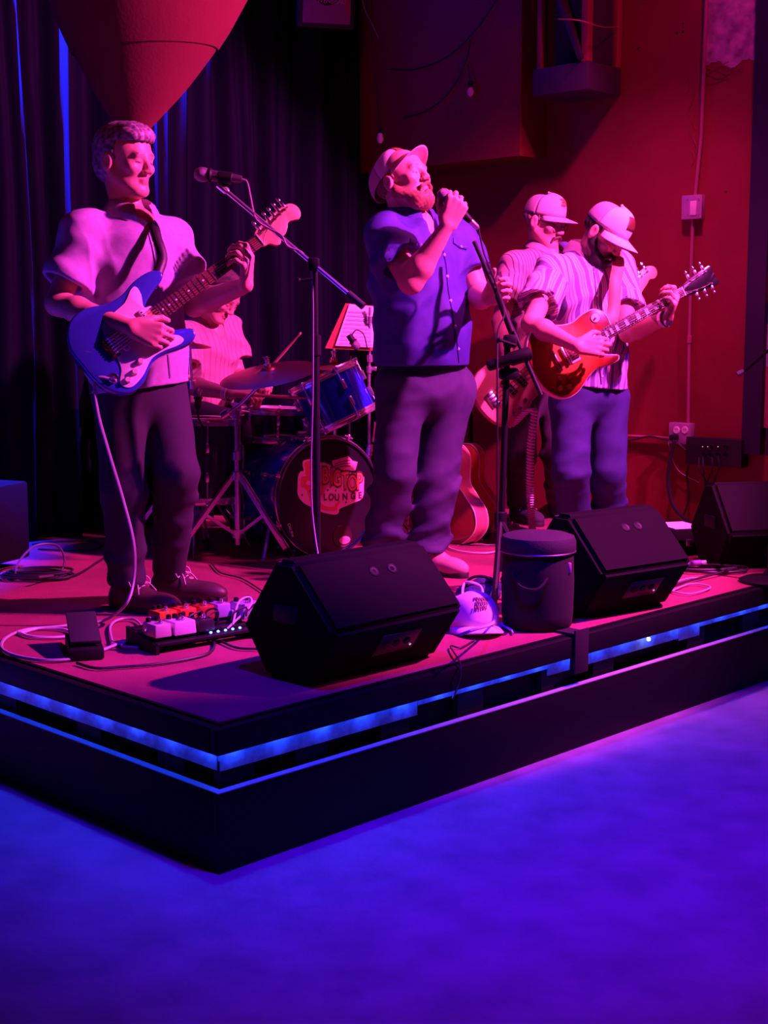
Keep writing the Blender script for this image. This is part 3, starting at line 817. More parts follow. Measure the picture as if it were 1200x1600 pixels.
# ================================================================== the five musicians
def J_(**k): return {n: (v if n == 'B' else (at(*v) if len(v) == 3 and abs(v[0]) > 20 else V(v))) for n, v in k.items()}
def foot(px, py, h=.09): return tuple(S_(px, py) + V((0, 0, h)))
brown_leather = mat('dark brown leather', (0.06, 0.03, 0.022), 0.5)
tan_suede = mat('pale suede', (0.55, 0.33, 0.26), 0.85)
sole_mat = mat('dark shoe sole', (0.03, 0.025, 0.025), 0.7)
sole_pale = mat('pale shoe sole', (0.6, 0.55, 0.5), 0.7)
lace_mat = mat('pale lace', (0.55, 0.5, 0.5), 0.8)
cap_white = mat('off white cap foam', (0.74, 0.68, 0.68), 0.8, bump=(200, 0.2, 0.001))
cap_mesh = mat('grey cap mesh', (0.42, 0.36, 0.40), 0.9, bump=(500, 0.8, 0.002))
cap_tan = mat('pale tan cap mesh', (0.60, 0.42, 0.40), 0.9, bump=(500, 0.8, 0.002))
patch_brown = mat('brown leather patch', (0.10, 0.03, 0.015), 0.6)
patch_red = mat('red print', (0.55, 0.10, 0.04), 0.6)
glove = mat('black watch strap', (0.03, 0.03, 0.03), 0.5)
pearl = mat('pearl button', (0.8, 0.75, 0.75), 0.25)
def buttons(par, pts, m=pearl, r=.0065, n=(0, -1, 0)):
    for p in pts:
        q = MB(); q.lathe(Vector(p), n, [(0, .0035), (r * .7, .0035), (r, .002), (r, 0), (r, -.002)], 10); q.build('button', m, par)

# ---- guitarist on the left
J1 = J_(neck=(206, 338, 4.98), head=(196, 253, 4.95), shR=(130, 366, 4.87), shL=(264, 376, 5.09), elR=(90, 474, 4.79), wrR=(205, 512, 4.64),
        elL=(304, 476, 5.02), wrL=(384, 446, 4.85), hip=(212, 588, 4.99), hipR=(188, 614, 4.95), hipL=(252, 614, 5.05), knR=(193, 765, 4.90), knL=(276, 742, 4.93),
        anR=foot(199, 952), anL=foot(264, 936), toeR=foot(280, 962, 0), toeL=foot(385, 944, 0))
J1['B'] = basis((.86, -.50, -.06), (0.0, 0, 1))
P1 = thing('person', 'guitarist with short grey hair and violet short sleeved shirt playing the blue guitar', 'person', (J1['anR'].x / 2 + J1['anL'].x / 2, (J1['anR'].y + J1['anL'].y) / 2, SZ))
body(P1, J1, head_tint((.62, .33, .25), J1['head'], J1['B'], 1.0, brow=(.10, .06, .05)), hands=[
    (J1['wrR'], (.93, -.02, -.26), (0, 1, -.25), 1, dict(curl=(42, 55, 35), th=(15, 25))),
    (J1['wrL'], (.12, -.40, .9), (-.8, .15, .25), -1, dict(per=[(28, 62, 50), (42, 62, 40), (55, 58, 35), (62, 55, 35)], th=(0, 10)))])
chambray = mat('violet grey chambray', (0.44, 0.33, 0.50), 0.85, noise=(40, (0.36, 0.27, 0.43), 6), bump=(320, 0.4, 0.001))
sh = shirt(P1, J1, chambray, width=.195, depth=.135, belly=.135, bw_=.178, hem=at(218, 606, 4.99), sleeve=.68, amp=.0075, seed=1.3, sl_r=(.072, .080), hem_r=(.180, .135), hemdir=(.12, 0, -1))
tag(collar(P1, J1, chambray, open_=.42, r=.068, h=.036, drop=.06), None)
trousers(P1, J1, mat('charcoal trousers cloth', (0.026, 0.02, 0.036), 0.9, bump=(300, 0.4, 0.001)), amp=.006, seed=2.2, rad=(.098, .076, .060), hip_r=(.172, .125))
hair(P1, J1['head'], J1['B'], 1.0, (.09, .06, .07), top=1.1, light=(.42, .34, .38))
shoe(P1, J1['anR'], J1['toeR'], brown_leather, sole_mat, lace=lace_mat); shoe(P1, J1['anL'], J1['toeL'], brown_leather, sole_mat, lace=lace_mat)

# ---- singer
J2 = J_(neck=(642, 342, 5.76), head=(630, 284, 5.72), shR=(604, 368, 5.63), shL=(716, 374, 5.88), elR=(642, 440, 5.46), wrR=(699, 353, 5.40),
        elL=(748, 462, 5.80), wrL=(760, 466, 5.57), hip=(662, 585, 5.78), hipR=(628, 606, 5.72), hipL=(702, 606, 5.86), knR=(617, 738, 5.66), knL=(682, 738, 5.78),
        anR=foot(596, 890), anL=foot(668, 892), toeR=foot(560, 905, 0), toeL=foot(748, 908, 0))
J2['B'] = basis((.72, -.58, .36), (0.02, 0, 1))
P2 = thing('person', 'bearded singer in a dark blue shirt and pale cap holding the microphone to his mouth', 'person', (J2['anR'].x / 2 + J2['anL'].x / 2, (J2['anR'].y + J2['anL'].y) / 2, SZ))
body(P2, J2, head_tint((.68, .36, .28), J2['head'], J2['B'], 1.06, brow=(.32, .14, .07), stub=(.40, .18, .10), stub_a=.5), hsc=1.06, bulk=1.16, neck_r=.066, jaw=1.1, hands=[
    (J2['wrR'], (.38, -.14, .9), (-.1, 1, .12), 1, dict(curl=(68, 82, 48), th=(35, 45), sc=1.06)),
    (J2['wrL'], (.72, -.62, .28), (-.62, -.75, .0), -1, dict(curl=(32, 48, 42), th=(12, 10), sc=1.04))])
navy = mat('ink blue shirt cotton', (0.045, 0.028, 0.28), 0.75, noise=(24, (0.035, 0.022, 0.22), 6), bump=(320, 0.4, 0.001))
sh2 = shirt(P2, J2, navy, width=.222, depth=.165, belly=.185, bw_=.205, hem=at(660, 570, 5.8), sleeve=.60, amp=.009, seed=.4, fr=36, sl_r=(.085, .098), hem_r=(.196, .165))
collar(P2, J2, navy, open_=.30, r=.080, h=.036, drop=.062)
trousers(P2, J2, mat('indigo jeans denim', (0.026, 0.022, 0.07), 0.85, noise=(7, (0.055, 0.045, 0.11), 7), bump=(320, 0.5, 0.0015)), amp=.014, seed=.7, rad=(.112, .082, .072), hip_r=(.185, .145), hemr=.072)
cap_hat(P2, J2['head'], J2['B'], 1.08, cap_white, cap_tan, mat('salmon brim cloth', (.70, .42, .40), .8), patch=(patch_red, None), tilt=24, back=.012, bend=.30, blen=.072)
hair(P2, J2['head'], J2['B'], 1.06, (.13, .05, .025), under_cap=True, light=(.3, .13, .07))
beard(P2, J2['head'], J2['B'], 1.06, (.46, .20, .11), jaw=1.08)
shoe(P2, J2['anR'], J2['toeR'], tan_suede, sole_mat); shoe(P2, J2['anL'], J2['toeL'], tan_suede, sole_mat)
def onmesh(o, px, py, off=.003):                        # the point of a garment's surface in a given direction
    M = wm(o).inverted(); r = ray(px, py).normalized(); hit, loc, nn, _ = o.ray_cast(M @ V((0, 0, EYE)), r)
    return (wm(o) @ loc - r * off) if hit else None
def seam(o, pts, m, name='placket', r=.0028, off=.001):
    P_ = [onmesh(o, x, y, off) for x, y in [(p.x, p.y) for p in crv([V((a, b_, 0)) for a, b_ in pts], 8)]]; P_ = [p for p in P_ if p]
    if len(P_) > 3: MB().tube(P_, r, 5).build(name, m, o)
def patch_on(o, x0, y0, x1, y1, sk, m, name, n=6):
    P_ = [[onmesh(o, x0 + (x1 - x0) * i / n, y0 + (y1 - y0) * j / n + sk * i / n + (3 * (1 - abs(2 * i / n - 1)) if j == n else 0), .004) for j in range(n + 1)] for i in range(n + 1)]
    if all(p for r_ in P_ for p in r_):
        q = MB(); q.grid(lambda i, j: P_[round(i * n)][round(j * n)], n, n); k_ = q.build(name, m, o); k_.modifiers.new('t', 'SOLIDIFY').thickness = .003
bpy.context.view_layer.update()
seam(sh2, [(690, 385), (697, 414), (700, 450), (707, 490), (713, 525), (717, 566)], navy, r=.004)
patch_on(sh2, 641, 372, 668, 382, 12, navy, 'pocket_flap'); patch_on(sh2, 708, 372, 730, 380, 10, navy, 'pocket_flap')
buttons(P2, [p for p in [onmesh(sh2, x, y) for x, y in ((694, 398), (699, 432), (704, 470), (711, 510), (716, 545), (657, 383), (720, 386))] if p])
stp = MB()
for (a, b_) in (((648, 362), (668, 372)), ((706, 374), (728, 388))):
    pass
# ---- bass player behind
J3 = J_(neck=(850, 392, 7.04), head=(852, 346, 7.00), shR=(804, 416, 6.91), shL=(896, 420, 7.14), elR=(782, 502, 6.82), wrR=(796, 574, 6.64),
        elL=(925, 500, 7.03), wrL=(972, 462, 6.84), hip=(842, 596, 7.03), hipR=(816, 614, 6.98), hipL=(868, 614, 7.08), knR=(812, 710, 6.90), knL=(872, 710, 7.00),
        anR=foot(812, 814), anL=foot(872, 808), toeR=foot(862, 828, 0), toeL=foot(915, 820, 0))
J3['B'] = basis((.74, -.60, -.28), (0, 0, 1))
P3 = thing('person', 'bass player with glasses, moustache, pale cap and thinly striped shirt standing at the back', 'person', (J3['anR'].x / 2 + J3['anL'].x / 2, (J3['anR'].y + J3['anL'].y) / 2, SZ))
body(P3, J3, head_tint((.60, .30, .25), J3['head'], J3['B'], 1.0), hands=[
    (J3['wrR'], (.75, -.1, -.6), (.1, 1, -.2), 1, dict(curl=(30, 45, 35))), (J3['wrL'], (.3, -.3, .85), (-.7, .2, .3), -1, dict(curl=(40, 60, 40)))])
pin = stripe_mat('pale pinstriped cotton', (.42, .26, .27), [(.020, .0045, 0, (.10, .05, .10))])
shirt(P3, J3, pin, width=.205, depth=.14, belly=.155, bw_=.19, hem=at(842, 600, 7.03), sleeve=.66, amp=.005, seed=3.1, sc=True, sl_r=(.075, .082), hem_r=(.185, .145))
collar(P3, J3, mat('pale collar cotton', (.42, .26, .27), .85), open_=.45, r=.068, h=.034)
trousers(P3, J3, mat('dark plum trousers cloth', (0.05, 0.03, 0.05), 0.9), amp=.005, seed=1.2)
cap_hat(P3, J3['head'], J3['B'], 1.03, mat('cream cap foam', (.55, .40, .38), .8), mat('pink grey cap mesh', (.40, .28, .30), .9), mat('cream cap foam', (.55, .40, .38), .8), patch=(None, patch_red), tilt=4, bend=.3, blen=.078)
hair(P3, J3['head'], J3['B'], 1.0, (.20, .12, .11), under_cap=True)
beard(P3, J3['head'], J3['B'], 1.0, (.20, .09, .08), only_mous=True, name='moustache')
def hl(c, B, s, x, y, z): return Vector(nv(c) + (nv((x, y, z)) * s) @ B)
g = MB(); hd = lambda x, y, z: hl(J3['head'], J3['B'], 1.0, x, y, z)
for q in (-1, 1):
    g.tube([hd(q * .034 + .024 * math.cos(a), .104 - .004 * math.cos(a) * q, -.002 + .017 * math.sin(a)) for a in np.linspace(0, 2 * math.pi, 17)[:-1]], .0016, 5, closed=True)
    g.tube([hd(q * .058, .098, .004), hd(q * .082, .03, .006), hd(q * .084, -.02, -.004)], .0018, 5)
g.tube([hd(-.010, .106, .0), hd(.010, .106, .0)], .0016, 5)
g.build('glasses', mat('dark glasses rim', (.03, .02, .02), .3), P3)
shoe(P3, J3['anR'], J3['toeR'], mat('dark canvas', (.05, .04, .06), .9), sole_mat, lace=lace_mat); shoe(P3, J3['anL'], J3['toeL'], mat('dark canvas', (.05, .04, .06), .9), sole_mat)

# ---- guitarist on the right
J4 = J_(neck=(915, 398, 6.38), head=(946, 366, 6.28), shR=(864, 424, 6.26), shL=(966, 420, 6.48), elR=(830, 506, 5.98), wrR=(902, 541, 5.80),
        elL=(982, 520, 6.24), wrL=(1043, 497, 6.04), hip=(920, 600, 6.38), hipR=(893, 622, 6.33), hipL=(950, 622, 6.44), knR=(892, 736, 6.26), knL=(950, 736, 6.38),
        anR=foot(898, 852), anL=foot(952, 846), toeR=foot(930, 864, 0), toeL=foot(1000, 850, 0))
J4['B'] = basis((.58, -.55, -.60), (.25, -.05, .9))
P4 = thing('person', 'dark bearded guitarist in a striped shirt and pale cap looking down at the sunburst guitar', 'person', (J4['anR'].x / 2 + J4['anL'].x / 2, (J4['anR'].y + J4['anL'].y) / 2, SZ))
body(P4, J4, head_tint((.60, .32, .24), J4['head'], J4['B'], 1.0, stub=(.05, .025, .02), stub_a=.7), hands=[
    (J4['wrR'], (.95, -.02, .02), (0, 1, -.25), 1, dict(curl=(38, 50, 35), th=(15, 25))),
    (J4['wrL'], (.30, -.42, .86), (-.8, .1, .35), -1, dict(per=[(40, 62, 45), (48, 62, 40), (55, 58, 38), (60, 55, 35)], th=(0, 10)))])
wide = stripe_mat('lilac and white striped linen', (.74, .62, .72), [(.046, .017, 0, (.20, .14, .36)), (.046, .004, -.024, (.35, .26, .45)), (.046, .0035, -.034, (.30, .22, .4))])
sh4 = shirt(P4, J4, wide, width=.20, depth=.14, belly=.14, bw_=.175, hem=at(925, 604, 6.38), sleeve=.66, amp=.007, seed=2.6, sc=True, sl_r=(.075, .084), hem_r=(.172, .13), hemdir=(-.1, 0, -1))
collar(P4, J4, mat('pale lilac collar linen', (.70, .58, .68), .85), open_=.45, r=.070, h=.036, drop=.058)
trousers(P4, J4, mat('blue jeans denim', (0.014, 0.018, 0.09), 0.85, noise=(8, (0.03, 0.035, 0.15), 7), bump=(320, 0.5, 0.0015)), amp=.007, seed=1.9, rad=(.100, .080, .070), hip_r=(.170, .125))
cap_hat(P4, J4['head'], J4['B'], 1.05, cap_white, cap_mesh, cap_white, patch=(patch_brown, None), tilt=2, bend=.55, blen=.078)
hair(P4, J4['head'], J4['B'], 1.0, (.03, .018, .015), under_cap=True)
beard(P4, J4['head'], J4['B'], 1.0, (.022, .012, .012), jaw=1.0)
bpy.context.view_layer.update()
seam(sh4, [(926, 402), (930, 440), (934, 480), (936, 510)], wide, r=.004); seam(sh4, [(938, 575), (940, 600)], wide, r=.004)
seam(sh, [(228, 350), (238, 385), (246, 425), (250, 470)], chambray, r=.004); seam(sh, [(262, 545), (266, 590)], chambray, r=.004)
buttons(P4, [p for p in [onmesh(sh4, x, y) for x, y in ((929, 425), (933, 462), (936, 498), (941, 588))] if p], r=.005)
buttons(P1, [p for p in [onmesh(sh, x, y) for x, y in ((226, 352), (237, 380), (245, 415))] if p], r=.005)
shoe(P4, J4['anR'], J4['toeR'], brown_leather, sole_mat); shoe(P4, J4['anL'], J4['toeL'], brown_leather, sole_mat)
wd = unit(nv(J4['wrL']) - nv(J4['elL'])); wc_ = Vector(nv(J4['wrL']) - wd * .02)
q = MB(); q.lathe(wc_, wd, [(.033, -.011), (.037, -.009), (.037, .009), (.033, .011)], 20); wt = q.build('wristwatch', mat('silver watch band', (.7, .65, .65), .3, .8), P4)
q = MB(); q.lathe(wc_ + V((.01, -.034, -.012)), (.3, -1, -.3), [(0, .010), (.016, .009), (.018, 0), (.018, -.006)], 18); q.build('watch_case', steel, wt)

# ---- drummer
J5 = J_(neck=(322, 504, 6.80), head=(344, 462, 6.70), shR=(278, 524, 6.66), shL=(350, 516, 6.90), elR=(288, 600, 6.54), wrR=(362, 616, 6.36),
        elL=(372, 590, 6.88), wrL=(398, 596, 6.66), hip=(302, 650, 6.85), hipR=(290, 652, 6.76), hipL=(322, 650, 6.92), knR=(388, 672, 6.42), knL=(430, 668, 6.68),
        anR=None or foot(392, 838), anL=foot(438, 822), toeR=foot(420, 846, 0), toeL=foot(470, 832, 0))
J5['B'] = basis((.70, -.42, -.58), (.2, 0, .9))
P5 = thing('person', 'seated drummer in a pale striped shirt leaning over the drums behind the left guitarist', 'person', (J5['hip'].x, J5['hip'].y, SZ))
body(P5, J5, head_tint((.60, .30, .24), J5['head'], J5['B'], .95), hsc=.95, hands=[
    (J5['wrR'], (.95, -.25, .06), (0, .15, -1), 1, dict(curl=(45, 65, 40))), (J5['wrL'], (.5, -.8, .0), (0, .1, -1), -1, dict(curl=(50, 65, 40)))])
pink_st = stripe_mat('rose striped cotton', (.46, .27, .27), [(.030, .008, 0, (.35, .17, .22))])
shirt(P5, J5, pink_st, width=.19, depth=.135, belly=.15, bw_=.175, hem=at(302, 650, 6.85), sleeve=.62, amp=.009, seed=4.0, sc=True, hem_r=(.175, .145))
collar(P5, J5, mat('rose collar cotton', (.46, .27, .27), .85), open_=.4)
trousers(P5, J5, mat('dark blue trousers cloth', (0.04, 0.03, 0.08), 0.9), amp=.005, seed=2.9)
hair(P5, J5['head'], J5['B'], .95, (.05, .03, .03))
shoe(P5, J5['anR'], J5['toeR'], brown_leather, sole_mat); shoe(P5, J5['anL'], J5['toeL'], brown_leather, sole_mat)
q = MB(); wd = unit(nv(J5['wrR']) - nv(J5['elR'])); q.lathe(Vector(nv(J5['wrR']) - wd * .025), wd, [(.034, -.016), (.037, -.014), (.037, .014), (.034, .016)], 20); q.build('wristband', mat('pale wristband', (.75, .6, .62), .8), P5)
# ================================================================== instruments
rosewood = mat('rosewood fretboard', (0.16, 0.045, 0.03), 0.45, noise=(30, (0.08, 0.025, 0.02), 6))
maple = mat('pale maple', (0.72, 0.42, 0.24), 0.35, coat=.4, noise=(12, (0.62, 0.34, 0.18), 6))
tort = white_plastic
nickel = mat('nickel hardware', (0.75, 0.72, 0.7), 0.22, 1.0)
cream = mat('cream plastic', (0.75, 0.66, 0.5), 0.4)
def guitar(name, label, origin, xd, nd, scale, outline, t, body_m, nut, fb0, headstock, head_m, fb_m, nfret=21, bev=.006, nstr=6, tuners=(), neck_w=(.056, .043), top_m=None, bridge=-.09, rot_extra=None, head_drop=.012, dots=.004):
    R = frame(xd, nd); root = thing(name, label, 'guitar', origin)
    root.matrix_basis = Matrix.Translation(V(origin)) @ R.to_4x4() @ Matrix.Scale(scale, 4)
    X, Y = (1, 0, 0), (0, 1, 0)
    o2 = [tuple(p) for p in crv(outline, 6, True)]
    q = MB(); q.plate(o2, (0, 0, 0), X, Y, t, bev); q.build('body', body_m, root, local=True, ang=50)
    if top_m:
        q = MB(); q.plate([(p[0] * .972, p[1] * .972) for p in o2], (0, 0, .0035), X, Y, .006, .003); q.build('top', top_m, root, local=True, ang=60)
    zt_ = .004 if top_m else 0.0
    zn = .010 + zt_
    a, b = neck_w; w0 = a / 2; w1 = b / 2
    q = MB(); xs = [(fb0 - .03, w0 * .98), (nut, w1)]
    q.plate([(fb0, -w0), (nut, -w1), (nut, w1), (fb0, w0)], (0, 0, zn), X, Y, .006, .0015); fb = q.build('fretboard', fb_m, root, local=True)
    q = MB()                                             # rounded neck behind the board
    sec = [(math.cos(k), math.sin(k)) for k in np.linspace(math.pi, 2 * math.pi, 9)]
    vs = []
    for (xx, ww) in ((.05, w0 * .96), (nut, w1)):
        vs += [(xx, ww * c_, zn - .006 + ww * s_ * .85) for c_, s_ in sec]
    q.add(vs, [(j, j + 1, 9 + j + 1, 9 + j) for j in range(8)] + [tuple(range(9)), tuple(range(17, 8, -1)), (0, 9, 17, 8)]); q.build('neck', head_m if head_m is maple else body_m if top_m is None else mat('mahogany neck', (.14, .04, .03), .4), root, local=True)
    sc_ = nut - bridge; q = MB()
    for k in range(1, nfret + 1):
        x = nut - sc_ * (1 - 2 ** (-k / 12))
        if x < fb0: break
        w_ = w1 + (w0 - w1) * (nut - x) / (nut - fb0); q.box((x, 0, zn + .0006), (.0022, 2 * w_, .0018))
    q.build('fret', nickel, fb, local=True)['kind'] = 'stuff'
    q = MB()
    for k in (3, 5, 7, 9, 12, 15, 17, 19):
        x = nut - sc_ * (1 - (2 ** (-k / 12) + 2 ** (-(k - 1) / 12)) / 2)
        if x > fb0:
            if dots < .006: q.lathe((x, 0, zn + .0004), (0, 0, 1), [(0, .0004), (dots, .0004), (dots, -.001)], 10)
            else: q.box((x, 0, zn + .0002), (dots * 1.6, w1 * 1.3, .0010))
    q.build('inlay', white_plastic, fb, local=True)['kind'] = 'stuff'
    q = MB(); q.box((nut + .002, 0, zn), (.004, 2 * w1, .008)); q.build('nut', white_plastic, root, local=True)
    q = MB()
    hs = [tuple(p) for p in crv(headstock, 5, True)]
    q.plate(hs, (0, 0, zn - .004 - head_drop * .3), X, Y, .014, .002); hd_ = q.build('headstock', head_m, root, local=True, ang=50)
    for (tx, ty, sd) in tuners:
        q = MB(); q.lathe((tx, ty, zn - .004), (0, 0, 1), [(.005, -.004), (.005, .004), (.003, .008), (.003, .014), (0, .014)], 10)
        q.box((tx, ty + sd * .020, zn - .012), (.012, .022, .010), bev=.002)
        q.ell((tx, ty + sd * .042, zn - .012), (.007 if nstr == 6 else .013, .010 if nstr == 6 else .014, .004), n=10, m=6)
        q.tube([(tx, ty + sd * .02, zn - .012), (tx, ty + sd * .04, zn - .012)], .003, 6)
        q.build('tuning_peg', nickel, hd_, local=True)
    q = MB()
    for k in range(nstr):
        y0_ = (k - (nstr - 1) / 2) * (.0105 if nstr == 6 else .019); y1_ = (k - (nstr - 1) / 2) * (.007 if nstr == 6 else .0105)
        tx, ty, sd = tuners[k] if k < len(tuners) else (nut + .05, y1_, 1)
        q.tube([(bridge, y0_, zn + .006), (nut + .002, y1_, zn + .004), (tx, ty, zn + .006)], .0008 if nstr == 6 else .0014, 4)
    q.build('strings', nickel, root, local=True)['kind'] = 'stuff'
    return root
def plate_part(root, pts, z, t, m, name, bev=.001, cr=True):
    q = MB(); p = [tuple(a) for a in crv(pts, 5, True)] if cr else pts
    q.plate(p, (0, 0, z), (1, 0, 0), (0, 1, 0), t, bev); return q.build(name, m, root, local=True, ang=50)
def pickup(root, x, y, ang, L, w_, m, z=.006, poles=6, pm=nickel, cover=None):
    ca, sa = math.cos(ang), math.sin(ang); q = MB()
    q.box((x, y, z), (w_, L, .012), X=(ca, sa, 0), bev=.004); o = q.build('pickup', m, root, local=True)
    q = MB()
    for k in range(poles):
        t = (k - (poles - 1) / 2) / poles * L * .92; q.lathe((x - sa * t, y + ca * t, z + .0062), (0, 0, 1), [(0, .0008), (.0028, .0008), (.0028, 0)], 8)
    q.build('pole_piece', pm, o, local=True)['kind'] = 'stuff'; return o
def knob(root, x, y, m, r=.010, h=.014, z=0.002, tip=None):
    q = MB(); q.lathe((x, y, z), (0, 0, 1), [(r * 1.15, 0), (r * 1.1, h * .3), (r * .85, h), (0, h)], 18); o = q.build('control_knob', m, root, local=True)
    return o
def strap(root, pts, width, m, nrm):
    q = MB(); p = crv(pts, 10); ns = [V(n) for n in nrm]; k = len(p)
    vs = []
    for i, a in enumerate(p):
        t = (p[min(i + 1, k - 1)] - p[max(i - 1, 0)]).normalized(); u = i / (k - 1) * (len(ns) - 1); j = min(int(u), len(ns) - 2)
        n_ = ns[j].lerp(ns[j + 1], u - j); sd = t.cross(n_).normalized()
        vs += [a - sd * width / 2, a + sd * width / 2]
    q.add(vs, [(2 * i, 2 * i + 1, 2 * i + 3, 2 * i + 2) for i in range(k - 1)])
    o = q.build('strap', m, root); so = o.modifiers.new('t', 'SOLIDIFY'); so.thickness = .003; return o

# ---- blue solid body guitar
strat = [(-.195, .01), (-.188, .085), (-.14, .145), (-.07, .155), (0, .128), (.06, .122), (.12, .135), (.18, .134), (.215, .115), (.208, .090), (.15, .072), (.104, .050), (.09, .03), (.09, -.03), (.102, -.054), (.130, -.076), (.165, -.096), (.178, -.122), (.155, -.140), (.10, -.134), (.04, -.118), (-.01, -.122), (-.07, -.155), (-.14, -.152), (-.188, -.085)]
blue_body = mat('glossy blue lacquer', (0.035, 0.06, 0.42), 0.22, coat=.6)
d1 = (at(406, 377, 4.87) - at(246, 492, 4.70))
G1o = at(204, 521, 4.665)
g1 = guitar('electric_guitar', 'blue solid body electric guitar with white pickguard and pale maple headstock', G1o, d1, (.10, -1, .16), 1.0, strat, .045, blue_body, .562, .118,
    [(.562, .0215), (.572, .034), (.60, .040), (.65, .046), (.70, .050), (.735, .045), (.752, .022), (.748, -.004), (.73, -.018), (.708, -.010), (.69, -.006), (.674, -.020), (.655, -.032), (.632, -.036), (.618, -.050), (.600, -.046), (.585, -.028), (.562, -.0215)],
    maple, rosewood, bridge=-.086, tuners=[(.592, -.016, 0) if False else (.588 + .025 * k, .018 + .0035 * k, 1) for k in range(6)])
pg = plate_part(g1, [(-.10, -.075), (-.085, -.02), (-.075, .045), (-.055, .078), (0, .088), (.05, .094), (.095, .118), (.115, .115), (.112, .085), (.092, .045), (.115, .030), (.115, -.030), (.094, -.05), (.10, -.075), (.125, -.10), (.128, -.122), (.10, -.125), (.05, -.112), (0, -.11), (-.06, -.138), (-.115, -.145), (-.135, -.115)], .0035, .0030, white_plastic, 'pickguard')
for x, a in ((.072, 0), (.012, 0), (-.050, .22)): pickup(g1, x, 0, a, .086, .020, white_plastic, z=.006)
q = MB(); q.box((-.088, 0, .004), (.034, .080, .008), bev=.002)
for k in range(6): q.box((-.086, (k - 2.5) * .0105, .011), (.022, .008, .006), bev=.001)
q.build('bridge', nickel, g1, local=True)
for x, y in ((-.035, -.095), (-.072, -.112), (-.108, -.120)): knob(g1, x, y, cream, z=.003)
q = MB(); q.lathe((-.140, -.085, 0), (0, 0, 1), [(.018, 0), (.016, .003), (.007, .002), (.006, .008), (0, .008)], 16); q.tube([(-.14, -.085, .004), (-.15, -.088, .03), (-.155, -.10, .045)], .005, 8); q.build('output_jack', nickel, g1, local=True)
strap(g1, [g1.matrix_basis @ V((.208, .112, -.01)), at(254, 402, 4.80), at(246, 374, 4.83), at(237, 348, 4.90), at(205, 322, 5.10), at(150, 350, 5.12), at(110, 450, 5.15), at(112, 540, 5.00), g1.matrix_basis @ V((-.20, .01, -.025))], .034, mat('black strap leather', (.02, .018, .02), .5), [(.3, -1, .3), (.3, -1, .1), (.3, -1, .3), (.1, -.7, 1), (0, .8, 1), (-.5, 1, .3), (-.9, .5, 0), (-.8, -.4, 0)])

# ---- sunburst single cutaway
lp = [(-.22, 0), (-.205, .095), (-.15, .162), (-.08, .168), (-.01, .135), (.05, .118), (.11, .128), (.165, .125), (.205, .085), (.207, .035), (.200, -.0), (.168, -.028), (.135, -.034), (.115, -.050), (.118, -.075), (.150, -.095), (.172, -.110), (.160, -.130), (.11, -.130), (.05, -.118), (-.01, -.135), (-.08, -.168), (-.15, -.162), (-.205, -.095)]
burst = mat('sunburst maple top', (0.7, 0.2, 0.04), 0.28, coat=.5)
nt = burst.node_tree; tc = nt.nodes.new('ShaderNodeTexCoord'); mp = nt.nodes.new('ShaderNodeMapping'); mp.inputs['Scale'].default_value = (4.1, 5.2, 0); mp.inputs['Location'].default_value = (.15, 0, 0)
gr = nt.nodes.new('ShaderNodeTexGradient'); gr.gradient_type = 'SPHERICAL'; rp = nt.nodes.new('ShaderNodeValToRGB')
rp.color_ramp.elements[0].color = (.09, .008, .004, 1); rp.color_ramp.elements[0].position = .08; rp.color_ramp.elements[1].color = (.42, .13, .03, 1); rp.color_ramp.elements[1].position = .55
e = rp.color_ramp.elements.new(.28); e.color = (.24, .035, .008, 1)
nt.links.new(tc.outputs['Object'], mp.inputs[0]); nt.links.new(mp.outputs[0], gr.inputs[0]); nt.links.new(gr.outputs[1], rp.inputs[0]); nt.links.new(rp.outputs[0], nt.nodes['Principled BSDF'].inputs['Base Color'])
d2 = at(1079, 448, 6.06) - at(932, 529, 5.95)
g2 = guitar('electric_guitar', 'sunburst single cutaway electric guitar with black headstock and cream binding', at(899, 548, 5.95), d2, (.10, -1, .10), .96, lp, .050, cream, .573, .118,
    [(.573, .0215), (.590, .028), (.62, .034), (.68, .042), (.735, .048), (.752, .034), (.744, .012), (.752, 0), (.744, -.012), (.752, -.034), (.735, -.048), (.68, -.042), (.62, -.034), (.590, -.028), (.573, -.0215)],
    mat('black headstock lacquer', (.01, .01, .01), .2, coat=.5), mat('dark rosewood board', (.035, .018, .015), .4), nfret=22, top_m=burst, bridge=-.055, tuners=[(.71, -.030, -1), (.67, -.028, -1), (.63, -.025, -1), (.63, .025, 1), (.67, .028, 1), (.71, .030, 1)], dots=.010)
for x in (.092, -.02):
    q = MB(); q.box((x, 0, .007), (.045, .090, .010), bev=.003); r_ = q.build('pickup_ring', cream, g2, local=True)
    q = MB(); q.box((x, 0, .011), (.036, .070, .010), bev=.003); q.build('pickup', nickel, r_, local=True)
q = MB(); q.box((-.058, 0, .012), (.014, .09, .010), bev=.003); q.build('bridge', nickel, g2, local=True)
q = MB(); q.box((-.100, 0, .012), (.012, .10, .012), bev=.004); q.build('tailpiece', nickel, g2, local=True)
for x, y in ((-.085, -.085), (-.125, -.075), (-.105, -.125), (-.145, -.112)): knob(g2, x, y, mat('amber knob', (.25, .08, .02), .3), r=.011, z=.006)
q = MB(); q.lathe((.150, .085, .006), (0, 0, 1), [(.020, 0), (.020, .002), (.005, .003), (.004, .016), (0, .018)], 16); q.build('toggle_switch', cream, g2, local=True)
0 and plate_part(g2, [(.09, -.04), (.0, -.045), (-.045, -.05), (-.04, -.10), (.02, -.105), (.08, -.075), (.10, -.055)], .014, .003, cream, 'pickguard')
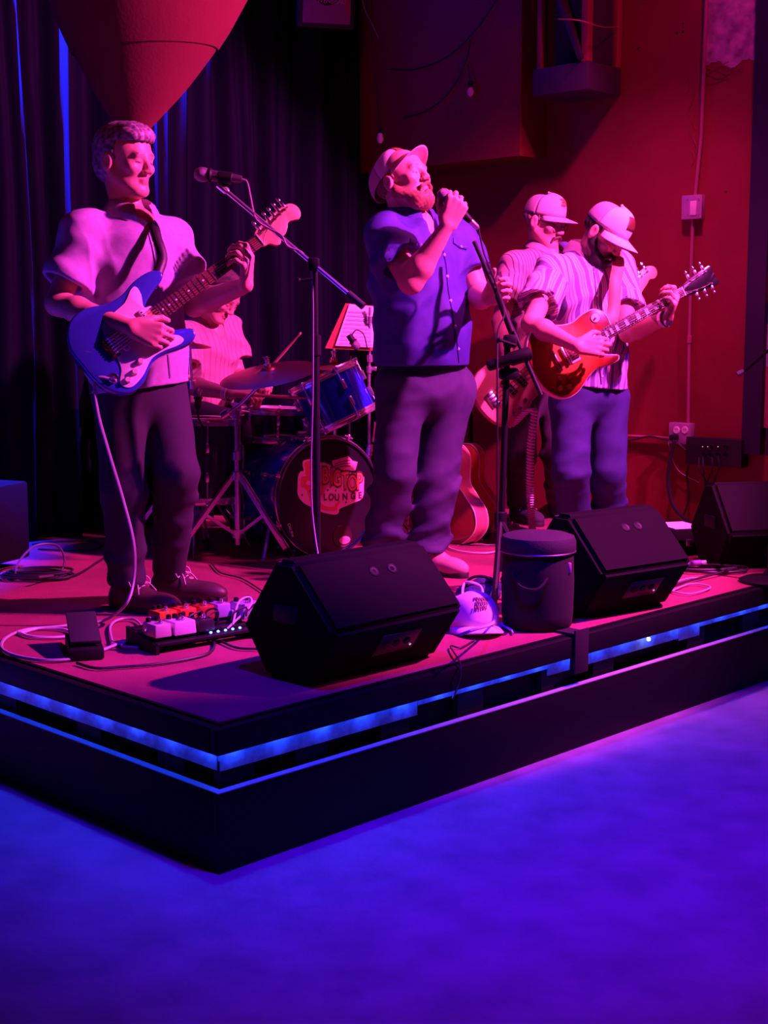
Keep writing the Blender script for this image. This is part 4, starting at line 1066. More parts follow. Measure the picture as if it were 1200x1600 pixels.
strap(g2, [g2.matrix_basis @ V((.205, .045, -.02)), at(958, 490, 6.12), at(962, 440, 6.16), at(966, 405, 6.28), at(950, 388, 6.48), at(900, 400, 6.60), at(850, 470, 6.54), at(826, 560, 6.25), g2.matrix_basis @ V((-.215, .0, -.025))], .055, mat('tan strap leather', (.62, .26, .16), .7), [(.1, -1, .1), (.1, -1, .1), (.1, -1, .1), (.1, -.9, .6), (.0, .2, 1), (-.2, .8, .8), (-.6, .8, 0), (-1, .2, 0)])

# ---- bass guitar
bassb = [(-.22, .0), (-.20, .09), (-.14, .14), (-.06, .145), (.02, .12), (.09, .118), (.17, .14), (.235, .13), (.25, .10), (.20, .075), (.14, .05), (.12, .03), (.12, -.03), (.135, -.055), (.165, -.085), (.18, -.115), (.155, -.13), (.09, -.12), (.02, -.12), (-.06, -.155), (-.14, -.16), (-.20, -.10)]
natural = mat('pale natural ash', (0.66, 0.34, 0.24), 0.4, noise=(9, (0.58, 0.27, 0.18), 8), coat=.3)
d3 = at(1043, 410, 6.88) - at(806, 596, 6.58)
g3 = guitar('bass_guitar', 'pale wood bass guitar with two black pickups held by the bass player', at(806, 596, 6.58), d3, (.05, -1, .05), 1.0, bassb, .045, natural, .72, .19,
    [(.72, .021), (.735, .040), (.78, .045), (.86, .050), (.90, .045), (.925, .022), (.918, -.010), (.89, -.022), (.865, -.012), (.84, -.022), (.80, -.034), (.77, -.048), (.745, -.040), (.72, -.021)],
    maple, maple, nfret=20, nstr=4, bridge=-.14, tuners=[(.76 + .040 * k, .018 + .003 * k, 1) for k in range(4)], neck_w=(.062, .042))
for (x, y) in ((.02, .0), (-.045, -.0)): pickup(g3, x, y, .15, .092, .032, black_plastic, poles=8, z=.005)
q = MB(); q.box((-.15, 0, .006), (.045, .075, .010), bev=.002)
for k in range(4): q.box((-.145, (k - 1.5) * .018, .013), (.030, .014, .006), bev=.001)
q.build('bridge', nickel, g3, local=True)
for x, y in ((-.02, -.095), (-.065, -.11), (-.11, -.115)): knob(g3, x, y, nickel, r=.010, z=0)
strap(g3, [g3.matrix_basis @ V((.245, .10, -.02)), at(897, 404, 6.84), at(890, 388, 6.92), at(876, 378, 7.04), at(862, 384, 7.16)], .05, mat('blue violet strap cloth', (.16, .12, .42), .7), [(.2, -1, .1), (.2, -1, .2), (.1, -.8, .7), (0, 0, 1)])
# coiled cable from the bass to the stage
ca = [g3.matrix_basis @ V((-.15, -.155, -.03)), at(833, 640, 6.53), at(829, 700, 6.55), at(828, 770, 6.62)]
end = S_(832, 832, .01)
path = crv(ca + [V(end)], 26)
Lp = [0]
for a_, b__ in zip(path[:-1], path[1:]): Lp.append(Lp[-1] + (b__ - a_).length)
pts = []; tot = Lp[-1]; turns = int(tot / .0155)
for i in range(turns * 9):
    s0 = tot * i / (turns * 9); j = max(k for k in range(len(Lp)) if Lp[k] <= s0 + 1e-9); j = min(j, len(path) - 2)
    p_ = path[j].lerp(path[j + 1], (s0 - Lp[j]) / max(1e-6, Lp[j + 1] - Lp[j])); a_ = 2 * math.pi * i / 9; r_ = .0155 * min(1, (i + 1) / 12)
    pts.append(p_ + V((math.cos(a_) * r_, math.sin(a_) * r_, 0)))
o = MB().tube(pts, .0048, 5).build('coiled_cable', mat('pale coiled cable jacket', (.92, .78, .82), .4), base=pts[-1])
tag(o, 'pale coiled instrument cable hanging from the bass guitar to the stage', 'cable')

# ---- acoustic guitars on stands behind the singer
ac = [(-.245, 0), (-.235, .11), (-.18, .185), (-.10, .195), (-.02, .155), (.04, .125), (.10, .132), (.17, .142), (.225, .11), (.24, .05), (.24, -.05), (.225, -.11), (.17, -.142), (.10, -.132), (.04, -.125), (-.02, -.155), (-.10, -.195), (-.18, -.185), (-.235, -.11)]
def acoustic(name, label, origin, xd, nd, back_m, side_m, top_m, bind_m, t=.10, s_=1.0):
    root = thing(name, label, 'guitar', origin); root.matrix_basis = Matrix.Translation(V(origin)) @ frame(xd, nd).to_4x4() @ Matrix.Scale(s_, 4)
    o2 = [tuple(p) for p in crv(ac, 6, True)]; X, Y = (1, 0, 0), (0, 1, 0)
    MB().plate(o2, (0, 0, -.003), X, Y, t - .006, .001).build('rib', side_m, root, local=True, ang=50)
    MB().plate([(p[0] * .99, p[1] * .985) for p in o2], (0, 0, 0), X, Y, .003, .001).build('top', top_m, root, local=True)
    MB().plate([(p[0] * .99, p[1] * .985) for p in o2], (0, 0, -t + .003), X, Y, .003, .001).build('back', back_m, root, local=True)
    for z_ in (-.001, -t + .002):
        MB().tube([(p[0], p[1], z_) for p in o2], .0035, 6, closed=True).build('binding', bind_m, root, local=True)
    q = MB(); q.lathe((.10, 0, .0012), (0, 0, 1), [(0, .0002), (.05, .0002), (.05, -.001)], 28); q.build('sound_hole', black_plastic, root, local=True)
    q = MB(); q.box((-.08, 0, .006), (.03, .15, .009), bev=.003); q.build('bridge', rosewood, root, local=True)
    q = MB(); q.box((.42, 0, .000), (.40, .050, .022), bev=.008); q.build('neck', mat('mahogany neck', (.14, .04, .03), .4), root, local=True)
    q = MB(); q.box((.42, 0, .013), (.40, .052, .005), bev=.001); q.build('fretboard', rosewood, root, local=True)
    q = MB(); q.plate([(.62, -.024), (.64, -.034), (.78, -.038), (.79, 0), (.78, .038), (.64, .034), (.62, .024)], (0, 0, .008), X, Y, .015, .002); h_ = q.build('headstock', rosewood, root, local=True)
    for k in range(3):
        for sd in (-1, 1):
            q = MB(); q.lathe((.66 + .04 * k, sd * .018, .008), (0, 0, 1), [(.004, 0), (.003, .012), (0, .012)], 8); q.ell((.66 + .04 * k, sd * .05, 0), (.006, .01, .004), n=8, m=5); q.tube([(.66 + .04 * k, sd * .02, 0), (.66 + .04 * k, sd * .05, 0)], .002, 5); q.build('tuning_peg', nickel, h_, local=True)
    return root
mah = mat('dark red mahogany', (0.30, 0.045, 0.025), 0.3, noise=(14, (0.22, 0.03, 0.02), 7), coat=.3)
side_w = mat('reddish brown rib wood', (0.62, 0.20, 0.20), 0.25, noise=(6, (0.5, 0.15, 0.15), 7), coat=.5)
orange = mat('orange varnish', (0.85, 0.20, 0.06), 0.3, coat=.4)
yb = 6.75
acoustic('acoustic_guitar', 'acoustic guitar seen from its dark red back leaning in a stand behind the singer', at(704, 774, 6.62), (-.13, .16, 1), (.62, .78, -.10), mah, side_w, orange, cream, t=.105)
acoustic('acoustic_guitar', 'orange guitar with white binding in a stand behind the dark red one', at(726, 768, 6.90), (-.13, .16, 1), (.50, .86, -.10), orange, orange, orange, cream, t=.075, s_=.97)
def gstand(px, py, Y, label):
    b_ = at(px, py, Y); b_.z = SZ; t_ = thing('guitar_stand', label, 'stand', b_)
    q = MB(); q.tube([b_ + V((0, .12, .03)), b_ + V((-.02, .10, .62))], .010, 8); q.build('pole', black_metal, t_)
    for a in (-.9, .9, math.pi):
        q = MB(); e = b_ + V((.20 * math.sin(a), .10 - .24 * math.cos(a) * .8, .012)); q.tube([b_ + V((0, .11, .10)), e], .010, 8); q.ell(e, (.018, .018, .012), n=8, m=5); q.build('leg', black_metal, t_)
    for sx in (-1, 1):
        q = MB(); q.tube(crv([b_ + V((0, .11, .13)), b_ + V((sx * .07, .05, .12)), b_ + V((sx * .08, -.08, .11)), b_ + V((sx * .08, -.10, .16))], 5), .009, 8); q.build('cradle_arm', rubber, t_)
    return t_
gstand(700, 820, 6.55, 'black guitar stand under the dark red acoustic guitar')
gstand(742, 822, 6.90, 'black guitar stand under the orange guitar')
# ================================================================== drum kit
blue_shell = mat('blue drum lacquer', (0.012, 0.03, 0.50), 0.12, coat=.8, noise=(3, (0.008, 0.02, 0.36), 3))
drumhead = mat('clear coated drum head', (0.62, 0.45, 0.52), 0.4)
black_head = mat('black drum head', (0.014, 0.012, 0.016), 0.28)
bronze = mat('bronze cymbal', (0.62, 0.20, 0.14), 0.34, 0.9, bump=(160, .15, .001))
dark_shell = mat('dark drum lacquer', (0.02, 0.02, 0.05), 0.2, coat=.5)
def drum(name, label, cen, ax, r, L, shell, h0, h1, n_lug=8, hoop=chrome, group=None, rods=True):
    """cen = centre of the head that ax points out of; the shell runs back along -ax"""
    ax = V(ax).normalized(); cen = V(cen); root = thing(name, label, 'drum', cen - ax * L / 2)
    q = MB(); q.lathe(cen, ax, [(r * .97, -.004), (r, -.006), (r, -L + .006), (r * .97, -L + .004)], 56); q.build('shell', shell, root)
    q = MB(); q.lathe(cen, ax, [(0, .001), (r * .975, .001), (r * .985, -.004)], 48); q.build('front_head' if name == 'bass_drum' else 'batter_head', h0, root)
    q = MB(); q.lathe(cen - ax * L, -ax, [(0, .001), (r * .975, .001), (r * .985, -.004)], 48); q.build('rear_head' if name == 'bass_drum' else 'bottom_head', h1, root)
    for c_, a_ in ((cen, ax), (cen - ax * L, -ax)):
        q = MB()
        if name == 'bass_drum': q.lathe(c_, a_, [(r * .985, .012), (r * 1.015, .014), (r * 1.03, .0), (r * 1.03, -.022), (r * 1.0, -.024), (r * .985, .012)], 60)
        else:
            q.lathe(c_, a_, [(r * .985, .010), (r * 1.01, .012), (r * 1.025, .008), (r * 1.02, -.006), (r * 1.055, -.010), (r * 1.055, -.020), (r * 1.0, -.020)], 56)
        q.build('hoop', hoop if name != 'bass_drum' else dark_shell, root)
        if name == 'bass_drum': MB().torus(c_ - a_ * .002, a_, r * 1.034, .0035, 60, 6).build('hoop_inlay', chrome, root)
    z = ax; x = z.cross(V((0, 0, 1))).normalized(); y = z.cross(x)
    for k in range(n_lug):
        a = 2 * math.pi * (k + .5) / n_lug; d = x * math.cos(a) + y * math.sin(a); rr = r * 1.04 + (.012 if name == 'bass_drum' else .004)
        for (s0, s1) in ((-.0, -L * .32), (-L, -L * .68)):
            q = MB(); p_ = cen + d * (r + .010); q.box(p_ + ax * s1, (.016, .018, .045), X=z.cross(d), Y=d, Z=z, bev=.004)
            q.tube([cen + d * rr + ax * s0, cen + d * rr + ax * s1], .0032, 6)
            e = cen + d * rr + ax * (s0 + (.006 if s0 == 0 else -.006)); q.box(e, (.014, .022 if name == 'bass_drum' else .014, .016), X=z.cross(d), Y=d, Z=z, bev=.003)
            if name == 'bass_drum': q.tube([e - z.cross(d) * .022, e + z.cross(d) * .022], .0035, 6)
            q.build('lug', chrome, root)
    return root
BC = at(513, 776, 6.18); BA = V((.56, -.83, .02)).normalized(); BR = .262
bd = drum('bass_drum', 'blue bass drum with black front head and pink lounge emblem', BC, BA, BR, .42, blue_shell, black_head, drumhead, 8)
bd.location.z = bd.location.z
# emblem printed on the front head
ex = V((0, 0, 1)).cross(BA).normalized(); ey = BA.cross(ex)
def emb(px, py):                                     # emblem coordinates from its place on the head
    p = onp(px, py, BC, BA, 0); return ((p - BC).dot(ex), (p - BC).dot(ey))
def decal(pts, m, name, z, cr=3):
    p2 = [emb(420 + x / 6, 680 + y / 6) for x, y in pts]
    if cr: p2 = [tuple(p) for p in crv(p2, cr, True)]
    q = MB(); q.plate(p2, BC + BA * (.0016 + z), ex, ey, .0006); return q.build(name, m, bd, smooth=False)
pk = mat('pink print', (.95, .46, .52), .6); dk = mat('dark outline print', (.10, .01, .03), .6); og = mat('orange print', (.95, .32, .10), .6); red_p = mat('red print ink', (.85, .17, .10), .6)
decal([(330, 235), (420, 225), (450, 260), (500, 255), (560, 270), (600, 300), (690, 330), (760, 350), (880, 370), (890, 480), (875, 590), (780, 640), (665, 690), (655, 725), (610, 745), (470, 715), (400, 675), (320, 630), (272, 560), (268, 480), (272, 400), (290, 345), (325, 330), (315, 280)], pk, 'emblem_ground', 0)
decal([(590, 240), (680, 215), (745, 195), (785, 240), (830, 250), (810, 330), (790, 335), (640, 322), (600, 285)], pk, 'emblem_ticket', .0001, 1)
for k in range(3): decal([(612, 268 + k * 20), (700, 240 + k * 22), (760, 232 + k * 26), (764, 240 + k * 26), (702, 248 + k * 22), (615, 276 + k * 20)], dk, 'emblem_ticket_line', .0006, 0)
decal([(335, 262), (372, 240), (420, 248), (432, 300), (418, 372), (350, 380), (345, 320)], red_p, 'emblem_hat', .0006)
decal([(300, 400), (330, 385), (420, 392), (500, 440), (502, 540), (470, 600), (520, 660), (600, 672), (622, 640), (606, 605), (632, 640), (652, 600), (668, 625), (640, 672), (630, 705), (560, 706), (470, 690), (400, 640), (370, 560), (340, 500), (300, 480)], red_p, 'emblem_trunk', .0005)
decal([(355, 430), (410, 436), (452, 470), (446, 500), (400, 470), (352, 462)], pk, 'emblem_eye', .001)
for k in range(4): decal([(372 + k * 16, 520 + k * 34), (424 + k * 18, 500 + k * 36), (428 + k * 18, 508 + k * 36), (378 + k * 16, 530 + k * 34)], dk, 'emblem_crease', .001, 0)
for (x, y) in ((575, 485), (550, 515), (625, 518), (310, 560), (440, 660), (722, 628)): decal([(x, y - 14), (x + 9, y), (x, y + 14), (x - 9, y)], dk, 'emblem_star', .0008, 0)
def text3d(txt, px, py, h, m, name, par, pl, n_, ex_, ey_, z=0, ext=.0005, sx=1.0, slant=0.0, bold=0.0, w_px=None):
    cu = bpy.data.curves.new(name, 'FONT'); cu.body = txt; cu.size = 1; cu.extrude = ext; cu.align_x = 'CENTER'; cu.align_y = 'CENTER'; cu.offset = bold; cu.resolution_u = 3
    o = bpy.data.objects.new(name, cu); C.objects.link(o); bpy.context.view_layer.update()
    me = bpy.data.meshes.new_from_object(o); bpy.data.objects.remove(o)
    c_ = onp(px, py, pl, n_, z)
    M = Matrix((V(ex_), V(ey_), V(n_))).transposed().to_4x4(); M.translation = c_
    for v in me.vertices: v.co = V((v.co.x * h * sx + v.co.y * slant * h, v.co.y * h, v.co.z))
    me.transform(M); me.transform(wm(par).inverted()); me.materials.clear(); me.materials.append(m)
    o = bpy.data.objects.new(name, me); C.objects.link(o); o.parent = par; return o
for ch, x, y, hh in (('B', 530, 385, 1), ('I', 590, 395, 1), ('G', 640, 410, 1), ('T', 715, 432, 1.05), ('O', 785, 455, 1), ('P', 850, 440, 1.05)):
    text3d(ch, 420 + x / 6, 680 + y / 6, .110 * hh, dk, 'emblem_letter', bd, BC, BA, ex, ey, z=.0026, sx=.62, bold=.055)
    text3d(ch, 420 + x / 6, 680 + y / 6, .102 * hh, og, 'emblem_letter', bd, BC, BA, ex, ey, z=.0034, sx=.62, bold=.012)
for ch, x, y in zip('LOUNGE', (530, 585, 640, 715, 790, 855), (582, 582, 584, 578, 572, 566)):
    text3d(ch, 420 + x / 6, 680 + y / 6, .042, dk, 'emblem_letter', bd, BC, BA, ex, ey, z=.0026, sx=.9, bold=.03)
# port in the head, spurs, badge
pc = onp(535, 838, BC, BA, .0022)
q = MB(); q.lathe(pc, BA, [(0, 0), (.042, 0), (.047, .002), (.050, .003), (.052, 0)], 28); q.build('port', mat('open port interior', (.05, .01, .015), .6), bd)
q = MB(); q.ell(pc + ex * .012 - ey * .018 + BA * .001, (.030, .018, .002), X=ex, Z=BA, n=14, m=4); q.build('pillow', mat('pillow cloth inside the drum', (.75, .4, .42), .8), bd)
for sd in (-1, 1):
    q = MB(); b0 = BC - BA * .08 + ex * sd * BR * .93 - V((0, 0, .07)); e0 = b0 + ex * sd * .10 + BA * .09; e0.z = SZ + .005
    q.tube([b0, e0], .0075, 8); q.ell(e0, (.013, .013, .010), n=8, m=5); q.build('spur', chrome, bd)
text3d('DRUMS', 454, 829, .020, white_plastic, 'maker_badge', bd, BC, BA, (ex * .3 - ey).normalized(), (ex + ey * .3).normalized(), z=.003, sx=1.0)

TA = (at(504, 586, 6.25) - at(541, 662, 6.25)); 
drum('rack_tom', 'blue rack tom tilted above the bass drum', at(505, 588, 6.28), TA.normalized() + V((0, .03, 0)), .155, .225, blue_shell, drumhead, drumhead, 6)
drum('snare_drum', 'shallow snare drum with a pale rim beyond the rack tom', at(436, 640, 6.50), (0.04, .02, 1), .175, .14, dark_shell, drumhead, drumhead, 8)
drum('floor_tom', 'dark floor tom behind the legs of the left guitarist', at(316, 656, 6.28), (.02, .02, 1), .17, .36, dark_shell, drumhead, drumhead, 6)
ft = S_(330, 800); ftop = at(316, 656, 6.28)
for k in range(3):
    q = MB(); a = k * 2.1 + .4; d = V((math.cos(a), math.sin(a), 0)) * .190; p_ = ftop + d; q.tube([p_ + V((0, 0, -.12)), V((p_.x, p_.y, SZ + .06)), V((p_.x, p_.y, SZ + .06)) + d * .15 - V((0, 0, .055))], .006, 8)
    l_ = q.build('leg', chrome, bpy.data.objects['floor_tom'])
# tom bracket on the bass drum
q = MB(); m0 = BC - BA * .20 + V((0, 0, BR)); m1 = at(500, 672, 6.32)
q.tube([m0, m0 + V((0, 0, .06)), at(512, 668, 6.30), at(500, 640, 6.36)], .010, 8); q.box(m0 + V((0, 0, .012)), (.07, .05, .028), bev=.006); q.ell(m0 + V((.02, 0, .05)), .022, n=10, m=6)
q.build('tom_holder', chrome, bd)
q = MB(); q.grid(lambda i, j: at(412 + 62 * i, 676 + 7 * j - 5 * math.sin(3 * i) + 6 * i, 6.46 - .16 * j), 10, 4); o = q.build('cloth', mat('white folded cloth', (.75, .68, .72), .9), base=at(440, 680, 6.4)); o.modifiers.new('t', 'SOLIDIFY').thickness = .006
tag(o, 'small white cloth lying on top of the bass drum shell', 'cloth')

def cymbal(name, label, cen, ax, r, base, feet=True, foot_r=.30, boom=None, tri_top=.55, m=bronze, phase=0.0, stand_label=None, cat='cymbal'):
    cen = V(cen); ax = V(ax).normalized()
    root = thing(name, label, cat, cen)
    q = MB(); prof = [(.006, .030), (.02, .031), (r * .14, .024), (r * .19, .012), (r * .30, .009), (r * .6, .004), (r * .85, -.002), (r, -.008), (r * .85, -.0035), (r * .3, .0075), (r * .14, .02), (.006, .026)]
    q.lathe(cen, ax, prof, 56); q.build('plate', m, root)
    q = MB(); q.lathe(cen + ax * .03, ax, [(.012, -.03), (.014, 0), (.014, .012), (.006, .014), (.006, .03), (.010, .031), (.008, .044), (0, .044)], 12); q.tube([cen + ax * .07 - V((.016, 0, 0)), cen + ax * .07 + V((.016, 0, 0))], .003, 6); q.build('wing_nut', chrome, root)
    return root
def tripod(name, label, base, h_tube, top_pts, foot_r=.34, hub=.10, spread=.38, phase=.3, m=chrome, r=.0125, cat='stand'):
    base = V(base); t_ = thing(name, label, cat, base)
    q = MB(); q.tube([base + V((0, 0, hub - .05)), base + V((0, 0, spread + h_tube * .35))], r, 12); q.lathe(base + V((0, 0, spread + h_tube * .35)), (0, 0, 1), [(r, -.03), (r * 1.7, -.025), (r * 1.7, .01), (r, .014)], 14); q.build('lower_tube', m, t_)
    if h_tube > .1:
        q = MB(); q.tube([base + V((0, 0, spread + h_tube * .35)), base + V((0, 0, spread + h_tube))], r * .78, 12); q.lathe(base + V((0, 0, spread + h_tube)), (0, 0, 1), [(r * .8, -.025), (r * 1.4, -.02), (r * 1.4, .012), (r * .8, .014)], 14)
        q.box(base + V((.022, 0, spread + h_tube)), (.03, .012, .02), bev=.004); q.build('upper_tube', m, t_)
    q = MB(); q.lathe(base + V((0, 0, spread)), (0, 0, 1), [(r, -.02), (r * 2, -.018), (r * 2, .018), (r, .02)], 14); q.build('collar', m, t_); q = MB(); q.lathe(base + V((0, 0, hub)), (0, 0, 1), [(r, -.02), (r * 1.9, -.018), (r * 1.9, .018), (r, .02)], 14); q.build('hub', m, t_)
    for k in range(3):
        a = phase + k * 2 * math.pi / 3; d = V((math.cos(a), math.sin(a), 0)); f_ = base + d * foot_r + V((0, 0, .018)); tp = base + d * .02 + V((0, 0, spread))
        sd = d.cross(V((0, 0, 1)))
        q = MB()
        for s_ in (-1, 1): q.bar(tp + sd * .010 * s_, f_ + sd * .010 * s_, .006, .018)
        mid = tp.lerp(f_, .48); 
        for s_ in (-1, 1): q.bar(base + d * .015 + V((0, 0, hub)) + sd * .008 * s_, mid + sd * .008 * s_, .005, .014)
        lg = q.build('leg', m, t_); q = MB(); dd = (f_ - tp).normalized(); q.tube([f_ - dd * .045, f_ - dd * .03, f_ + dd * .0], [.016, .019, .016], 10); q.build('rubber_foot', rubber, lg)
    if top_pts:
        q = MB(); q.tube(top_pts, r * .62, 10); q.lathe(V(top_pts[0]), (V(top_pts[1]) - V(top_pts[0])), [(.006, -.02), (.02, -.018), (.02, .018), (.006, .02)], 12); q.build('boom_arm', m, t_)
        if len(top_pts) > 2: pass
    return t_
CC = at(420, 583, 6.02)
cymbal('crash_cymbal', 'large crash cymbal in front of the drummer', CC, (-.16, -.22, 1), .215, None)
base = S_(372, 868)
jt = at(376, 632, base.y)
tripod('cymbal_stand', 'chrome cymbal stand with wide double braced legs beside the bass drum', base, jt.z - base.z - .40, [at(352, 648, base.y + .0), jt, CC - V((0, 0, .015)), CC + V((-.006, 0, .06))], foot_r=.30, spread=.36, phase=3.62, r=.014)
cymbal('cymbal', 'dark cymbal edge showing behind the left guitarist', at(296, 539, 6.35), (.05, -.08, 1), .10, None)
tripod('cymbal_stand', 'chrome stand carrying the cymbal behind the left guitarist', S_(300, 848), .55, [at(300, 600, 6.40), at(297, 541, 6.36)], foot_r=.30, phase=.9, r=.010)
HC = at(521, 572, 6.75)
cymbal('ride_cymbal', 'small pink lit cymbal behind the rack tom', HC, (0, -.05, 1), .135, None)
tripod('cymbal_stand', 'chrome stand behind the rack tom holding the small cymbal', S_(523, 818), .60, [at(522, 620, 6.75), at(521, 574, 6.75)], foot_r=.28, phase=.9, r=.010)
# bass drum pedal and throne
pb = S_(405, 855); 
dt = S_(306, 800, 0); dt = V((at(303, 650, 6.85).x, 6.88, SZ))
t_ = thing('drum_throne', 'round black drum throne under the drummer', 'stool', dt)
q = MB(); q.lathe(dt + V((0, 0, .40)), (0, 0, 1), [(0, 0), (.15, 0), (.165, .02), (.165, .055), (.14, .075), (0, .08)], 28); q.build('seat', black_cloth, t_)
q = MB(); q.tube([dt + V((0, 0, .06)), dt + V((0, 0, .40))], .014, 10); q.build('post', chrome, t_)
for k in range(3):
    a = .5 + k * 2.094; q = MB(); q.tube([dt + V((0, 0, .25)), dt + V((.24 * math.cos(a), .24 * math.sin(a), .012))], .010, 8); q.build('leg', chrome, t_)
stick_m = mat('drumstick wood', (.62, .30, .20), .5)
for (a, b_, lab) in ((at(404, 596, 6.62), at(464, 527, 6.50), 'drumstick raised above the crash cymbal'), (at(388, 617, 6.30), at(441, 620, 6.22), 'drumstick held low over the snare drum')):
    d = (V(b_) - V(a)).normalized(); a = V(a) - d * .06; b_ = V(a) + d * .40
    q = MB(); q.tube([a, a.lerp(b_, .7), b_ - d * .02, b_ - d * .008, b_], [.0075, .0075, .004, .0062, .003], 8); tag(q.build('drumstick', stick_m, base=a), lab, 'drumstick')
# chrome mic stand, drum microphones, music stand
sb = S_(577, 842)
t_ = tripod('microphone_stand', 'slim chrome microphone stand between the rack tom and the singer', sb, .60, None, foot_r=.22, spread=.22, phase=.6, r=.009)
q = MB(); q.tube([sb + V((0, 0, .7)), at(578, 480, sb.y)], .007, 8)
for y in (500, 560, 700): q.lathe(at(578, y, sb.y), (0, 0, 1), [(.007, -.02), (.015, -.016), (.015, .016), (.007, .02)], 10)
q.build('extension_tube', chrome, t_)
q = MB(); q.tube([at(583, 690, sb.y), at(586, 660, sb.y - .05)], .005, 6); q.build('clamp_lever', chrome, t_)
def mic_body(par, p0, p1, m0=black_metal, m1=black_plastic, s=1.0):
    p0, p1 = V(p0), V(p1); d = (p1 - p0).normalized()          # p0 = grille end
    q = MB(); q.lathe(p0 + d * .027 * s, d, [(0, -.027 * s), (.014 * s, -.024 * s), (.023 * s, -.012 * s), (.0255 * s, 0), (.024 * s, .014 * s), (.020 * s, .024 * s)], 20); g_ = q.build('grille', mat('steel mesh grille', (.22, .20, .22), .45, .8, bump=(900, 1, .002)), par)
    q = MB(); q.lathe(p0 + d * .027 * s, d, [(.020 * s, .022 * s), (.0255 * s, .024 * s), (.0255 * s, .030 * s), (.019 * s, .036 * s)], 20); q.build('collar_ring', m0, par)
    L_ = (p1 - p0).length; q = MB(); q.lathe(p0 + d * .05 * s, d, [(.0185 * s, .008 * s), (.018 * s, .05 * s), (.0125 * s, L_ - .055 * s), (.011 * s, L_ - .05 * s), (0, L_ - .05 * s)], 20); q.build('handle', m1, par)
for (a, b_, lab, Y_) in (((548, 528), (560, 546), 'small clip microphone hanging above the rack tom', 6.45), ((310, 606), (309, 640), 'small black microphone standing over the floor tom', 6.0)):
    p_, r_ = at(*a, Y_), at(*b_, Y_); 
    if Y_ > 6.2: p_, r_ = r_, p_
    t_ = thing('microphone', lab, 'microphone', r_ if Y_ < 6.2 else p_); mic_body(t_, p_, r_, s=.8)
    q = MB()
    if Y_ > 6.2: q.tube(crv([at(548, 527, Y_), at(556, 516, Y_), at(568, 522, Y_), at(574, 545, Y_)], 6), .003, 6)
    else: q.tube(crv([r_, r_ + V((.0, .02, -.04)), at(318, 668, 6.12)], 6), .005, 6)
    q.build('gooseneck', black_metal, t_)
ms = at(545, 560, 6.62); mb_ = V((ms.x, ms.y, SZ))
t_ = tripod('music_stand', 'thin black music stand behind the rack tom', mb_, .5, None, foot_r=.25, spread=.3, phase=.2, m=black_metal, r=.009)
q = MB(); q.tube([mb_ + V((0, 0, .6)), at(548, 545, 6.66)], .006, 8); q.build('extension_tube', black_metal, t_)
def quad(pts, Y0s, m, name, t=.003, label=None, cat=None):
    q = MB(); w_ = [at(x, y, Y_) for (x, y), Y_ in zip(pts, Y0s)]; n_ = (w_[1] - w_[0]).cross(w_[2] - w_[1]).normalized() * t
    q.add(w_ + [p + n_ for p in w_], [(0, 1, 2, 3), (7, 6, 5, 4), (0, 4, 5, 1), (1, 5, 6, 2), (2, 6, 7, 3), (3, 7, 4, 0)]); o = q.build(name, m, base=w_[0], smooth=False)
    if label: tag(o, label, cat)
    return o
fo = quad([(540, 474), (586, 478), (584, 548), (508, 544)], [6.70, 6.70, 6.62, 6.62], mat('dark red music folder', (.45, .06, .04), .6), 'music_folder', .004, 'dark red folder open on the music stand', 'folder')
sh_ = quad([(546, 475), (585, 479), (583, 543), (524, 540)], [6.688, 6.688, 6.608, 6.608], paper_mat, 'sheet_music', .001, 'white page of sheet music on the red folder', 'paper')
q = MB()
for k in range(9):
    y0_ = 486 + k * 6.2
    x0_ = 546 - (y0_ - 478) * .34
    for j in range(2): q.tube([at(x0_ + 2, y0_ + j * 1.6, 6.678 - (y0_ - 478) * .00125), at(580, y0_ + j * 1.6 + 2.5, 6.678 - (y0_ - 478) * .00125)], .0012, 3)
q.build('stave_lines', mat('printed music ink', (.15, .12, .14), .8), sh_)['kind'] = 'stuff'
